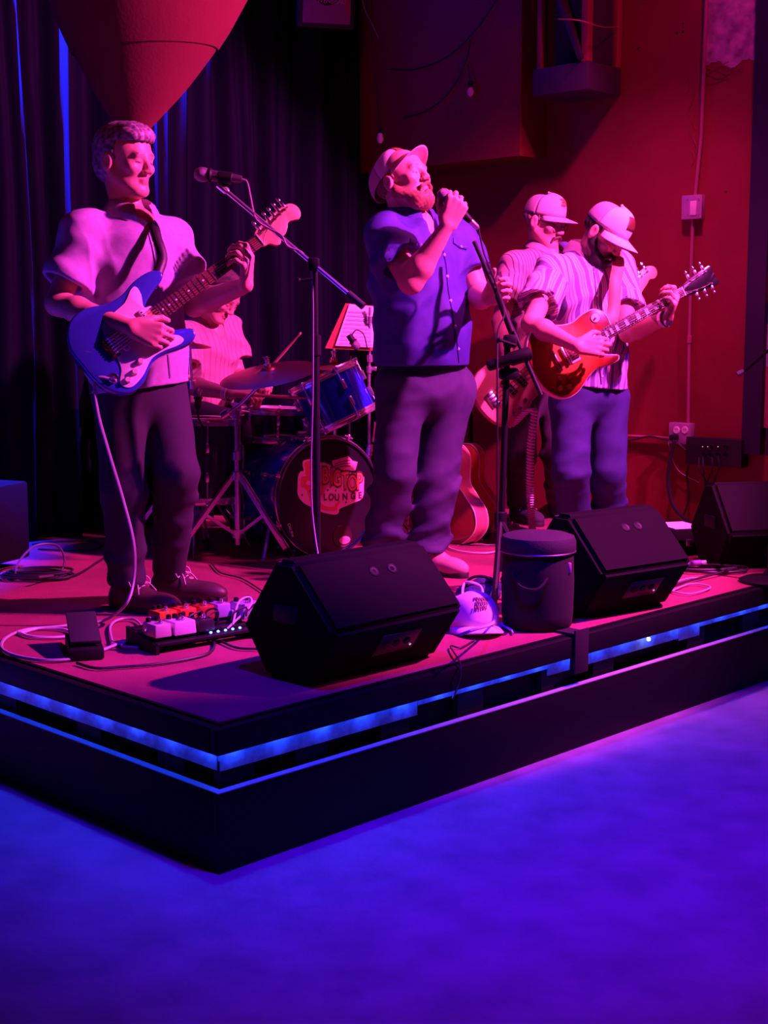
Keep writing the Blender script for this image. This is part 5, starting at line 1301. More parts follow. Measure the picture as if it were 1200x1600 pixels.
# ================================================================== monitors, stands, pedals, cables, wall fittings
cab = mat('black textured cabinet paint', (0.0035, 0.0028, 0.0035), 0.8, bump=(180, 0.3, 0.002), spec=.12)
grille_m = mat('black perforated grille', (0.012, 0.012, 0.013), 0.6, bump=(700, 1.0, 0.002))
MONP = [(0, 0), (.18, 0), (.285, .145), (.13, .355), (.05, .355), (-.125, .175)]
def monitor(name, label, o, ux_, L, s=1.0, flip=False, prof=MONP):
    """o = lower front corner; ux_ = direction of its length; profile across it: (away from the audience, height)"""
    ux_ = V(ux_).normalized(); wx = V((0, 0, 1)).cross(ux_).normalized(); o = V(o)
    root = thing(name, label, 'speaker', o)
    P_ = [(a * s, b * s) for a, b in prof]
    q = MB(); q.plate(P_, o, wx, (0, 0, 1), -L, 0)
    q = MB(); bm = bmesh.new(); vs = []
    for k in (0, L):
        vs.append([bm.verts.new(o + wx * a + V((0, 0, b)) + ux_ * k) for a, b in P_])
    n = len(P_); bm.faces.new(vs[0]); bm.faces.new(list(reversed(vs[1])))
    for j in range(n): bm.faces.new((vs[0][j], vs[1][j], vs[1][(j + 1) % n], vs[0][(j + 1) % n]))
    bmesh.ops.recalc_face_normals(bm, faces=bm.faces[:]); bmesh.ops.bevel(bm, geom=bm.edges[:], offset=.016 * s, segments=3, affect='EDGES')
    bm.verts.ensure_lookup_table(); q.add([v.co.copy() for v in bm.verts], [[v.index for v in f.verts] for f in bm.faces]); bm.free(); q.build('cabinet', cab, root)
    def onface(i, t, z_, k):                       # point on profile side i
        a, b = V((*P_[i], 0)), V((*P_[(i + 1) % n], 0)); p = a.lerp(b, t); d = (b - a).normalized(); nn = V((d.y, -d.x, 0))
        return o + wx * (p.x + nn.x * z_) + V((0, 0, p.y + nn.y * z_)) + ux_ * (k * L), wx * d.x + V((0, 0, d.y)), wx * nn.x + V((0, 0, nn.y))
    c_, d_, n_ = onface(2, .5, .004, .5)           # the grille faces the musicians
    q = MB(); q.box(c_, (L * .9, (V(P_[3]) - V(P_[2])).length * .86, .010), X=ux_, Z=n_, bev=.004); q.build('grille', grille_m, root)
    for k, t in ((.50, .30), (.64, .30)):
        c_, d_, n_ = onface(4, t, .001, k); q = MB(); q.lathe(c_, n_, [(.008, .0), (.013, .0005), (.016, .002), (.018, .001), (.019, -.002)], 20); q.lathe(c_ - n_ * .001, n_, [(0, 0), (.018, .0)], 16); q.build('pole_socket', black_plastic, root)
    c_, d_, n_ = onface(5, .45, .002, .55); q = MB(); q.box(c_, (.17, .085, .006), X=ux_, Z=n_, bev=.003); pl_ = q.build('connector_plate', mat('dark metal plate', (.03, .03, .035), .35, .8), root)
    for k in range(3):
        q = MB(); q.lathe(c_ + ux_ * (-.05 + .045 * k) + n_ * .003, n_, [(0, .004), (.012, .004), (.013, 0)], 16); q.build('socket', black_plastic, pl_)
    q = MB(); q.lathe(c_ + ux_ * .065 + n_ * .004 + d_ * .02, n_, [(0, .003), (.003, .002), (.0035, 0)], 10); q.build('indicator_light', mat('white indicator', (0, 0, 0), .4, emit=((.6, .5, 1), 1)), pl_)
    for k in (.0, 1.0):
        e = o + ux_ * (L * k + (-.003 if k == 0 else .003)) + wx * .08 * s + V((0, 0, .2 * s))
        q = MB(); q.box(e, (.012, .10, .05), X=ux_, Y=wx, bev=.004); q.build('handle', black_plastic, root)
    return root
M1 = S_(478, 1074)
L1 = (onp(690, 1030, M1, W, 0) - M1).dot(U)
monitor('stage_monitor', 'largest black wedge monitor at the front corner of the stage before the singer', M1, U, .545, 1.0)
M2 = S_(872, 982) 
monitor('stage_monitor', 'black wedge monitor beside the round case below the right guitarist', S_(903, 968), V((.80, .60, 0)), .455, 1.02)
P3m = [(0, 0), (.20, 0), (.32, .16), (.30, .22), (.12, .40), (-.10, .17)]
monitor('stage_monitor', 'black wedge monitor turned sideways at the far end of the stage by the wall', S_(1122, 890, .0), V((.97, .22, 0)), .50, .98, prof=[(0, 0), (.20, 0), (.30, .15), (.16, .36), (.08, .37), (-.10, .17)])
# round padded case
cb = S_(839, 978); cb.z = SZ
t_ = thing('round_case', 'tall round black padded case with a zip lid at the stage edge', 'case', cb)
q = MB(); q.lathe(cb, (0, 0, 1), [(0, .0), (.108, 0), (.118, .010), (.122, .05), (.124, .16), (.120, .255), (.118, .262)], 40); q.build('case_body', black_cloth, t_)
q = MB(); q.lathe(cb, (0, 0, 1), [(.118, .262), (.127, .266), (.129, .275), (.128, .30), (.122, .314), (.10, .322), (.05, .327), (0, .328)], 40); q.build('lid', mat('black padded lid cloth', (.022, .016, .024), .8, bump=(200, .5, .002)), t_)
q = MB(); q.torus(cb + V((0, 0, .264)), (0, 0, 1), .1265, .0035, 48, 6); q.build('zip', mat('zip metal', (.2, .15, .2), .4, .8), t_)
q = MB(); q.box(cb + V((.098, -.075, .215)), (.012, .006, .036), bev=.002); q.build('zip_pull', mat('pink zip pull', (.6, .25, .35), .5), t_)
q = MB(); q.tube(crv([cb + V((-.10, -.06, .215)), cb + V((-.075, -.13, .165)), cb + V((-.02, -.15, .155)), cb + V((.02, -.13, .19))], 6), .005, 6); q.build('carry_strap', black_cloth, t_)
hs = st_(ux(893), -.036, 0)
q = MB(); q.box(V((hs.x, hs.y, SZ - .055)), (.075, .008, .15), X=U, bev=.003); q.bar(V((hs.x, hs.y, SZ + .004)) + W * -.002, V((hs.x, hs.y, SZ + .004)) + W * .12, .07, .008)
tag(q.build('black_cloth_flap', black_cloth, base=(hs.x, hs.y, SZ)), 'black cloth flap hanging over the lit stage edge below the round case', 'cloth')

# ---- microphone stands and microphones
def round_base(par, b, r=.13):
    q = MB(); q.lathe(b, (0, 0, 1), [(r, 0), (r, .010), (r * .8, .020), (.03, .028), (.016, .05), (0, .05)], 32); return q.build('base', black_metal, par)
b1 = at(493, 500, 4.78); b1.z = SZ
t_ = thing('microphone_stand', 'straight black boom microphone stand between the left guitarist and the singer', 'stand', b1)
round_base(t_, b1)
top1 = at(492, 432, 4.78); top1.x = b1.x + (at(492, 432, 4.78).x - at(493, 500, 4.78).x)
q = MB(); q.tube([b1 + V((0, 0, .04)), V((b1.x, b1.y, top1.z - .22))], .0135, 12); q.lathe(V((b1.x, b1.y, top1.z - .22)), (0, 0, 1), [(.0135, -.05), (.019, -.045), (.019, .02), (.012, .025)], 14); q.build('lower_pole', black_metal, t_)
q = MB(); q.tube([V((b1.x, b1.y, top1.z - .22)), top1 + V((0, 0, .05))], .0105, 12); q.build('upper_pole', black_metal, t_)
A0, A1 = at(352, 297, 4.86), at(568, 479, 4.70); cl = at(490, 413, 4.76)
q = MB(); q.tube([A0, A1], .0075, 10); q.build('boom_arm', chrome, t_); q = MB(); d = (A1 - A0).normalized(); q.tube([A1 - d * .07, A1], .013, 10); q.build('boom_grip', rubber, t_)
q = MB(); q.box(cl, (.04, .03, .045), bev=.008); q.tube([cl + V((0, -.03, -.05)), cl + V((-.045, -.03, -.055))], .006, 8); q.ell(cl + V((-.05, -.03, -.055)), .010, n=8, m=6); q.build('clamp', black_metal, t_)
q = MB(); q.lathe(A0 - d * .015, -d, [(.008, -.03), (.013, -.02), (.013, .015), (.006, .02)], 12); q.build('arm_tip', chrome, t_)
mp0, mp1 = at(303, 271, 4.86), at(378, 280, 4.86)
t_ = thing('microphone', 'silver grille microphone on the boom in front of the left guitarist', 'microphone', mp1); mic_body(t_, mp0, mp1, m1=mat('dark plum microphone handle', (.12, .08, .11), .35, .6))
q = MB(); q.lathe(at(352, 278, 4.86), mp1 - mp0, [(.0185, -.025), (.022, -.022), (.022, .022), (.0185, .025)], 14); q.tube([at(352, 280, 4.86), at(352, 297, 4.86)], .008, 8); q.build('clip', black_plastic, t_)
cable('microphone_cable', [mp1, at(386, 284, 4.86), at(391, 305, 4.85), at(396, 330, 4.83), at(402, 345, 4.80), at(420, 357, 4.80), at(440, 368, 4.78), at(450, 385, 4.77), at(475, 398, 4.77), at(488, 440, 4.755), at(489, 600, 4.755), at(488, 800, 4.755), S_(520, 985, .01)], .0035, mat('plum cable jacket', (.30, .16, .26), .5), 'thin cable running from the boom microphone down the left stand')

b2 = at(783, 700, 5.30); b2.z = SZ
t_ = thing('microphone_stand', 'black tripod microphone stand gripped by the singer with its boom tilted', 'stand', b2)
pt = at(793, 534, 5.30); pb_ = V((at(782, 820, 5.30).x, 5.30, SZ + .12))
q = MB(); q.tube([pb_ - V((0, 0, .04)), pt], .0125, 12); q.build('pole', black_metal, t_)
for (x, y) in ((771, 952), (850, 945), (790, 905)):
    q = MB(); f_ = S_(x, y, .014); q.tube([pb_ + V((0, 0, .16)), pb_.lerp(f_, .5) + V((0, 0, .07)), f_], .012, 8); q.ell(f_, (.022, .022, .016), n=10, m=6); q.build('leg', black_metal, t_)
q = MB(); q.lathe(pb_ + V((0, 0, .16)), (0, 0, 1), [(.013, -.04), (.024, -.035), (.024, .03), (.013, .035)], 14); q.build('collar', black_plastic, t_)
q = MB(); q.tube([at(741, 378, 5.56), at(846, 618, 5.22)], .0085, 10); q.build('boom_arm', black_metal, t_)
q = MB(); q.tube([at(778, 462, 5.435), at(800, 520, 5.355)], .013, 10); q.build('boom_sleeve', black_metal, t_)
q = MB(); q.box(at(797, 533, 5.30), (.05, .05, .05), bev=.010); q.tube([at(780, 531, 5.26), at(806, 540, 5.26)], .006, 8); q.ell(at(781, 531, 5.26), .010, n=8, m=6); q.build('clamp', black_plastic, t_)
q = MB(); a_, c_ = at(762, 572, 5.24), at(829, 552, 5.27); q.tube([a_, a_.lerp(c_, .03), a_.lerp(c_, .5), a_.lerp(c_, .55), c_.lerp(a_, .03), c_], [.017, .021, .021, .027, .027, .022], 14); q.build('accessory_bar', black_plastic, t_)
q = MB(); q.box(at(795, 584, 5.29), (.075, .05, .045), bev=.012); q.build('bracket', black_plastic, t_)
m0, m1 = at(686, 297, 5.42), at(736, 346, 5.44)
t_ = thing('microphone', 'black microphone held up to the mouth of the bearded singer', 'microphone', m0); mic_body(t_, m0, m1, s=1.05)
q = MB(); dm = (m1 - m0).normalized(); q.lathe(m1 + dm * .0, dm, [(.0125, -.02), (.0115, .03), (.006, .04), (0, .04)], 12); q.build('plug', chrome, t_)
cable('microphone_cable', [m1 + dm * .04, at(756, 395, 5.43), at(768, 425, 5.40), at(778, 455, 5.39), at(788, 490, 5.32), at(778, 520, 5.28), at(777, 600, 5.20), at(777, 760, 5.18), at(776, 860, 5.16), S_(768, 935, .01), S_(745, 960, .01), S_(735, 985, .006)], .0036, cable_black, 'black cable dropping from the singer microphone along his stand')

# ---- pedals
pbo = S_(246, 1024); pbx = (S_(404, 997) - pbo); pbl = pbx.length; pbx.normalize(); pby = V((0, 0, 1)).cross(pbx).normalized()
t_ = thing('pedalboard', 'black pedalboard frame carrying the effect pedals at the feet of the left guitarist', 'pedalboard', pbo)
for k in range(4):
    q = MB(); c_ = pbo + pbx * pbl / 2 + pby * (.02 + k * .048) + V((0, 0, .030 + k * .008)); q.box(c_, (pbl, .042, .012), X=pbx, bev=.003); q.build('rail', black_metal, t_)
for k in (.02, .98):
    q = MB(); q.plate([(0, 0), (.19, 0), (.19, .062), (0, .03)], pbo + pbx * pbl * k, pby, (0, 0, 1), .012); q.build('side_frame', black_metal, t_)
def pedal(name, label, u, v, w_, d_, h_, col, knobs=2, group='effect pedals on the pedalboard', o=pbo, X=pbx, Y=pby, zb=None, pad=None):
    z = .037 + .155 * v + .002 if zb is None else zb
    c_ = o + X * u + Y * v + V((0, 0, z)); r_ = thing(name, label, 'effect pedal', c_, group)
    m = mat('pedal paint %.2f %.2f %.2f' % col, col, .35, .3)
    q = MB(); q.box(c_ + V((0, 0, h_ / 2)), (w_, d_, h_), X=X, bev=.004, taper=.94); q.build('enclosure', m, r_)
    for k in range(knobs):
        q = MB(); q.lathe(c_ + X * (w_ * (-.28 + .56 * k / max(1, knobs - 1))) + Y * d_ * .28 + V((0, 0, h_)), (0, 0, 1), [(.009, 0), (.0085, .012), (.006, .014), (0, .014)], 12); q.build('knob', black_plastic, r_)
    q = MB(); q.lathe(c_ - Y * d_ * .25 + V((0, 0, h_)), (0, 0, 1), [(.010, 0), (.010, .004), (.006, .005), (.006, .014), (0, .015)], 12); q.build('footswitch', chrome, r_)
    q = MB(); q.lathe(c_ + Y * d_ * .02 + V((0, 0, h_)), (0, 0, 1), [(0, .003), (.003, .002), (.0035, 0)], 8); q.build('indicator_light', mat('indicator lens', (.3, .02, .02), .3), r_)
    for s_ in (-1, 1):
        q = MB(); q.tube([c_ + X * s_ * w_ * .48 + V((0, 0, h_ * .5)), c_ + X * s_ * (w_ * .5 + .016) + V((0, 0, h_ * .5))], .0065, 8); q.build('jack_plug', chrome, r_)
    return r_
pedal('effect_pedal', 'small cream effect pedal nearest the shoe at the near end of the pedalboard', .035, .06, .060, .085, .042, (.62, .52, .52))
pedal('effect_pedal', 'wide cream effect pedal with a pale slanted face beside the smaller cream one', .112, .055, .082, .085, .044, (.80, .70, .78), 3)
pedal('effect_pedal', 'orange effect pedal in the back row behind the cream pedals', .110, .150, .070, .075, .045, (.75, .20, .03), 3)
pedal('effect_pedal', 'orange red effect pedal in the middle of the back row', .185, .148, .065, .075, .045, (.80, .12, .04))
pedal('effect_pedal', 'black effect pedal in the front row of the pedalboard beside the cream ones', .192, .055, .062, .085, .040, (.03, .03, .035))
pedal('effect_pedal', 'dark red effect pedal in the back row next to the lilac one', .255, .146, .060, .075, .045, (.45, .05, .03))
pedal('effect_pedal', 'lilac effect pedal at the back of the pedalboard', .318, .142, .055, .075, .046, (.42, .30, .62), 2)
pedal('effect_pedal', 'pale violet effect pedal at the far end beside the monitor', pbl + .02, .10, .085, .09, .05, (.50, .38, .66), 2)
for k in range(5):
    q = MB(); q.ell(pbo + pbx * (.20 + .028 * k) + pby * .004 + V((0, 0, .044)), (.005, .005, .004), n=8, m=5); o = q.build('power_light', mat('blue power light', (0, 0, 0), .4, emit=((.05, .12, 1), 14)), t_)
random.seed(11)
for k in range(7):
    a_ = pbo + pbx * (.10 + .045 * k) + pby * random.uniform(.0, .12) + V((0, 0, .07)); b_ = a_ + pbx * random.uniform(.03, .09) + pby * random.uniform(-.05, .06)
    tag(MB().tube(crv([a_, a_ + V((0, 0, .025)) + pbx * .01, b_ + V((0, 0, .03)), b_], 6), .0035, 6).build('patch_cable', cable_black, base=a_), 'short black patch cable looping between pedals', 'cable', 'patch cables on the pedalboard')
tag(MB().tube(crv([pbo + pbx * (pbl - .10) + V((0, 0, .06)), pbo + pbx * (pbl - .05) + pby * .04 + V((0, 0, .12)), pbo + pbx * (pbl - .0) + pby * .05 + V((0, 0, .13)), pbo + pbx * (pbl - .02) + pby * .02 + V((0, 0, .105)), pbo + pbx * (pbl - .12) + V((0, 0, .05))], 8), .0035, 6).build('patch_cable', cable_white, base=pbo), 'white patch cable loop at the far end of the pedalboard', 'cable')
# volume pedal
vp = S_(134, 1026); vx_ = (S_(150, 1000) - S_(120, 1030)).normalized(); X_ = V((.96, .28, 0)); Y_ = V((-.28, .96, 0))
t_ = thing('volume_pedal', 'black foot volume pedal alone at the near edge of the stage', 'effect pedal', vp)
q = MB(); q.box(vp + V((0, 0, .02)) + Y_ * .06, (.105, .24, .036), X=X_, bev=.006); q.build('base', black_metal, t_)
q = MB(); q.box(vp + V((0, 0, .075)) + Y_ * .08, (.095, .23, .014), X=X_, Z=(.0, -.22, 1), bev=.004); q.build('treadle', rubber, t_)
q = MB(); q.box(vp + V((0, 0, .05)) + Y_ * .10, (.06, .05, .04), X=X_, bev=.004); q.build('hinge', black_metal, t_)

# ---- cables on the deck
def deck(pts, h=.008): return [S_(x, y, h) for x, y in pts]
def mix(pts): return [S_(p[0], p[1], .007) if len(p) == 2 else at(*p) for p in pts]
jack = g1.matrix_basis @ V((-.14, -.10, .01))
cable('guitar_cable', [jack, at(150, 592, 4.60), at(152, 640, 4.60), at(168, 700, 4.62), at(192, 780, 4.65), at(209, 850, 4.66), at(209, 905, 4.68), at(196, 945, 4.64)] + deck([(160, 970), (100, 978), (40, 984), (8, 998), (4, 1014), (30, 1026), (80, 1032), (130, 1026), (180, 1008), (228, 988)], .008) + [pbo + pbx * .01 + pby * .06 + V((0, 0, .06))], .0055, cable_grey, 'long grey cable from the blue guitar looping over the carpet to the pedals', n=10)
cable('cable', deck([(30, 990), (60, 982), (100, 984), (112, 992), (90, 996), (50, 995), (28, 988)]), .0055, cable_white, 'pale flat cable loop beside the volume pedal')
cable('cable', deck([(120, 1036), (150, 1044), (190, 1042), (240, 1038), (300, 1028), (330, 1018), (334, 1002), (318, 994)]), .0045, cable_black, 'black cable snaking in front of the pedalboard')
cable('cable', deck([(176, 1006), (172, 980), (186, 968), (210, 968), (222, 980), (216, 990), (190, 1008), (215, 1012)], .010), .0045, cable_grey, 'small grey cable loop at the near end of the pedalboard')
cable('cable', deck([(345, 1002), (370, 1012), (400, 1014), (440, 1016), (480, 1030)]), .004, cable_black, 'thin black cable running from the pedals under the largest monitor')
cable('cable', deck([(330, 880), (345, 895), (380, 905), (420, 930), (460, 950)]), .003, cable_black, 'thin black cable crossing the carpet behind the pedalboard')
def coil(c_, r, n_, m, label, rad=.005, seed=1, flat=.55, tail=None):
    random.seed(seed); pts = []
    for k in range(n_ * 10):
        a_ = 2 * math.pi * k / 10; rr = r * (1 + .10 * math.sin(a_ * .37 + seed) + .05 * math.sin(a_ * .13)); pts.append(V(c_) + V((rr * math.cos(a_) + .02 * math.sin(a_ * .21), rr * flat * math.sin(a_) + .015 * math.cos(a_ * .17), .007 + .005 * (k // 10))))
    if tail: pts += [V(p) for p in tail]
    return tag(MB().tube(crv(pts, 3), rad, 6).build('coiled_cable', m, base=c_), label, 'cable')
coil(S_(60, 904), .125, 6, cable_black, 'black cable coil on the carpet beside the amplifier', seed=2, flat=.6, tail=deck([(120, 898), (150, 880), (185, 858), (230, 838)]))
cable('cable', [S_(24, 905, .01), at(28, 880, 5.6), at(55, 853, 5.75), at(88, 852, 5.80), at(101, 874, 5.72), S_(92, 896, .02), S_(60, 902, .04)], .005, mat('dark grey cable jacket', (.10, .07, .09), .5), 'grey cable loop standing up from the coil beside the amplifier')
cable('cable', deck([(50, 850), (90, 846), (140, 846), (158, 852), (140, 860), (100, 860), (60, 858)], .006), .004, cable_black, 'black cable oval at the foot of the curtain')
# ---- amplifier at the left edge
ab = S_(12, 890); t_ = thing('guitar_amplifier', 'black amplifier cabinet cut off by the near curtain edge', 'amplifier', ab)
ax_ = V((.92, -.38, 0)); c_ = ab + V((-.26, .10, .20))
q = MB(); q.box(c_, (.60, .28, .33), X=ax_, bev=.014); q.build('cabinet', cab, t_); q = MB(); ay_ = V((0, 0, 1)).cross(ax_)
q.box(c_ - ay_ * .142 - V((0, 0, .03)), (.54, .008, .26), X=ax_, bev=.003); q.build('grille_cloth', grille_m, t_); q = MB(); q.box(c_ - ay_ * .143 - V((0, 0, .172)), (.56, .008, .014), X=ax_, bev=.003); q.build('trim_strip', steel, t_)
for sx_ in (-1, 1):
    q = MB(); q.lathe(c_ + ax_ * sx_ * .25 - ay_ * .08 - V((0, 0, .215)), (0, 0, 1), [(.02, 0), (.024, .03), (0, .03)], 12); q.build('foot', rubber, t_)
q = MB(); q.box(c_ + V((0, 0, .20)), (.20, .03, .02), X=ax_, bev=.006); q.build('handle', black_plastic, t_)

# ---- cap on the deck, bag and white cables
fc = S_(738, 985); Bc = basis((.25, -.95, .10), (0, .1, 1))
t_ = thing('cap', 'off white cap with brown lettering lying on the carpet beside the largest monitor', 'hat', fc)
cap_hat(t_, np.array(fc + V((0, .02, -.018)), dtype=f32), Bc, 1.12, cap_white, cap_tan, cap_white, patch=(None, patch_brown), name='crown', bend=.25, blen=.065)
bg = S_(748, 944); t_ = thing('gear_bag', 'small dark blue cloth bag slumped behind the cap', 'bag', bg)
q = MB(); q.ell(bg + V((0, .03, .035)), (.085, .07, .045), n=20, m=12); q.ell(bg + V((.03, .05, .055)), (.06, .05, .04), n=16, m=10); q.build('bag_body', mat('dark blue bag cloth', (.03, .03, .12), .85, bump=(90, .6, .004)), t_)
q = MB(); q.tube(crv([bg + V((-.06, 0, .05)), bg + V((-.03, -.01, .10)), bg + V((.03, 0, .10)), bg + V((.06, .01, .05))], 6), .006, 6); q.build('bag_handle', black_cloth, t_)
cable('cable', [S_(722, 950, .03), at(724, 915, 5.02), at(735, 910, 5.02), at(752, 918, 5.0), S_(756, 940, .05), S_(772, 962, .04), S_(768, 975, .05), S_(740, 984, .12), S_(718, 992, .10)], .005, cable_white, 'white cable looped over the cap on the carpet')
cable('cable', deck([(790, 945), (796, 960), (786, 975), (770, 970), (760, 958), (775, 972), (800, 985)], .01), .0045, cable_white, 'white cable bunched at the foot of the round case')
cable('cable', deck([(770, 965), (784, 978), (796, 982), (802, 990)], .008), .004, cable_grey, 'short grey cable end beside the round case')
cable('cable', [S_(742, 1000, .006), S_(720, 1012, .006), S_(704, 1010, .01), st_(ux(706), -.034, SZ + .006), st_(ux(700), -.042, SZ - .05), st_(ux(690), -.045, SZ - .09)], .003, cable_black, 'thin black cable trailing over the stage edge beside the largest monitor')

# ---- gear behind the singer
random.seed(5)
for (x, y, w_, col, lab) in ((716, 838, .16, (.16, .08, .2), 'violet effect pedal on the carpet under the dark red guitar'), (748, 840, .14, (.10, .05, .10), 'plum effect pedal beside the orange guitar'), (797, 832, .10, (.30, .18, .42), 'small purple box pedal beside the coiled cable')):
    pedal('effect_pedal', lab, 0, 0, w_ * .7, .09, .045, col, 2, 'effect pedals behind the singer', o=S_(x, y), X=V((.96, .25, 0)), Y=V((-.25, .96, 0)), zb=0)
cable('cable', deck([(693, 842), (700, 855), (725, 862), (760, 864), (790, 858)], .008), .004, cable_white, 'pale cable along the carpet behind the singer')
cable('cable', deck([(700, 848), (740, 852), (780, 850), (800, 842)], .010), .004, cable_black, 'black cable among the pedals behind the singer')
for (a, b_) in (((622, 815), (645, 842)), ((628, 812), (651, 838))):
    q = MB(); q.tube([at(a[0], a[1], 6.35), S_(b_[0], b_[1], .01)], .007, 8); tag(q.build('hardware_tube', chrome, base=S_(b_[0], b_[1])), ('first' if a[0] < 625 else 'second') + ' from the bass drum of two chrome stand legs between the singer legs', 'stand part', 'chrome legs behind the singer')

# ---- gear at the far end
bx = S_(1068, 868); t_ = thing('equipment_case', 'low black equipment case with a paper on its lid beside the far monitor', 'case', bx)
q = MB(); q.box(bx + V((0, .12, .06)), (.20, .26, .115), X=(.95, .3, 0), bev=.01); q.build('case_body', cab, t_); q = MB(); q.box(bx + V((0.02, -.012, .06)), (.03, .02, .03), bev=.004); q.build('latch', steel, t_)
pp = bx + V((0, .12, .120)); q = MB(); q.box(pp, (.15, .20, .003), X=(.95, .3, 0)); tag(q.build('paper', paper_mat, base=pp, smooth=False), 'white sheet of paper lying on the low black case', 'paper')
coil(S_(1105, 893), .14, 4, cable_black, 'black cable coil beside the far monitor', seed=4, flat=.5, tail=deck([(1050, 915), (1030, 925)]))
cable('cable', deck([(1045, 925), (1080, 912), (1110, 918), (1075, 928), (1040, 918), (1070, 905), (1100, 902)], .010), .0035, cable_grey, 'grey cable tangle in front of the far coil')
q = MB(); a_ = S_(1066, 882, .03); b_ = S_(1094, 879, .03); q.tube([a_, b_], .012, 10); o = q.build('cable_plug', mat('purple plug sleeve', (.22, .10, .35), .5), base=a_); q = MB(); q.tube([b_, b_ + (b_ - a_).normalized() * .03], .008, 10); q.build('plug_tip', mat('pale plug tip', (.8, .6, .7), .4), o); tag(o, 'purple cable plug lying on the far coil', 'plug')
lb = rw(1046, 822, .06); lb.z = max(lb.z, SZ + .02)
t_ = thing('night_lamp', 'tiny lit orange lamp low on the red wall behind the monitors', 'lamp', lb)
q = MB(); q.ell(lb, (.026, .02, .018), n=12, m=8); q.build('lens', mat('lit orange lens', (.2, .05, .02), .4, emit=((1, .16, .08), 1.3)), t_); q = MB(); q.box(lb + U * .03, (.03, .06, .05), X=U, bev=.005); q.tube([lb + U * .03, V((lb.x, lb.y, SZ)) + U * .03], .01, 6); q.build('housing', black_plastic, t_)

# ---- fittings on the red wall
pipe_m = mat('painted conduit pipe', (.46, .14, .22), .4, .3)
t_ = thing('conduit', 'upright painted conduit pipe running down the red wall to the outlets', 'pipe', rw(1075, 662, .02))
q = MB(); q.tube([rw(1106, -60, .02), rw(1096, 210, .02), rw(1086, 310, .02)], .009, 10); q.build('upper_pipe', pipe_m, t_)
q = MB(); q.tube([rw(1083, 338, .02), rw(1077, 520, .02), rw(1075, 665, .02)], .009, 10)
q.lathe(rw(1077, 530, .02), (0, 0, 1), [(.009, -.02), (.013, -.018), (.013, .018), (.009, .02)], 12); q.build('lower_pipe', pipe_m, t_)
t_ = thing('conduit', 'level painted conduit pipe low on the red wall through the outlet box', 'pipe', rw(1100, 688, .02))
q = MB(); q.tube([rw(975, 681, .02), rw(1053, 685, .02)], .008, 8); q.tube([rw(1080, 686, .02), rw(1157, 693, .02)], .008, 8); q.build('pipe', pipe_m, t_)
WX = -W
def wbox(par, px, py, w_, h_, t, m, name, off=0.0, bev=.003):
    c_ = rw(px, py, off + t / 2); q = MB(); q.box(c_, (w_, t, h_), X=WX, bev=bev); return q.build(name, m, par)
grey_plate = mat('painted grey box metal', (.50, .34, .50), .4, .4)
t_ = thing('switch_box', 'square metal switch box on the upright conduit', 'switch', rw(1083, 324, 0))
wbox(t_, 1083, 324, .105, .115, .045, grey_plate, 'box'); wbox(t_, 1083, 324, .098, .108, .004, grey_plate, 'cover', .045); wbox(t_, 1083, 325, .036, .068, .006, white_plastic, 'rocker', .049)
for dx_, dy_ in ((-9, -12), (9, -12), (-9, 12), (9, 12)):
    q = MB(); q.lathe(rw(1083 + dx_, 324 + dy_, .05), NR, [(0, .002), (.004, .001), (.004, 0)], 8); q.build('screw', steel, t_)
t_ = thing('outlet_box', 'double power outlet box where the conduits meet', 'outlet', rw(1065, 677, 0))
wbox(t_, 1065, 677, .12, .105, .05, grey_plate, 'box')
for x_ in (1057, 1070):
    q = MB(); c_ = rw(x_, 672, .0505); q.lathe(c_, NR, [(0, .003), (.017, .003), (.019, 0)], 20); s_ = q.build('socket', white_plastic, t_)
    for dx_ in (-.005, .005):
        q = MB(); q.box(c_ + NR * .0033 + WX * dx_ + V((0, 0, .004)), (.0022, .001, .009), X=WX); q.build('slot', black_plastic, s_, smooth=False)
q = MB(); q.box(rw(1053, 684, .07), (.035, .04, .03), X=WX, bev=.006); q.build('plug', black_plastic, t_)
t_ = thing('power_strip', 'wide black power distribution box on the red wall', 'power strip', rw(1120, 705, 0))
wbox(t_, 1120, 706, .31, .135, .07, mat('black box paint', (.012, .012, .014), .5), 'housing')
for i_, x_ in enumerate((1100, 1110, 1122, 1134)):
    for j_, y_ in enumerate((699, 711)):
        q = MB(); q.lathe(rw(x_, y_, .0705), NR, [(0, .001), (.011, .001), (.013, .004), (.014, 0)], 14); q.build('socket', black_plastic, t_)
for x_ in (1098, 1106, 1122):
    q = MB(); q.lathe(rw(x_, 698, .073), NR, [(0, .003), (.003, .002), (.003, 0)], 8); q.build('indicator_light', mat('pale indicator lens', (.7, .5, .6), .3, emit=((1, .4, .5), .4)), t_)
def wcable(pts, r, m, label): return cable('power_cable', [rw(x, y, o_) for x, y, o_ in pts], r, m, label)
wcable([(1054, 688, .09), (1047, 720, .08), (1044, 755, .08), (1052, 790, .09), (1070, 812, .10), (1100, 826, .12)], .011, cable_black, 'thick black power cable curving down from the outlet box')
wcable([(1060, 693, .06), (1075, 705, .05), (1090, 707, .05)], .007, cable_black, 'black cable joining the outlet box to the power box')
wcable([(1044, 690, .02), (1050, 715, .03), (1062, 737, .03), (1092, 754, .03)], .002, cable_white, 'thin pale wire drooping below the outlet box')
wcable([(1080, 720, .03), (1073, 740, .03), (1076, 780, .04), (1064, 815, .05)], .005, cable_black, 'black cable hanging between the thick cable and the power box')
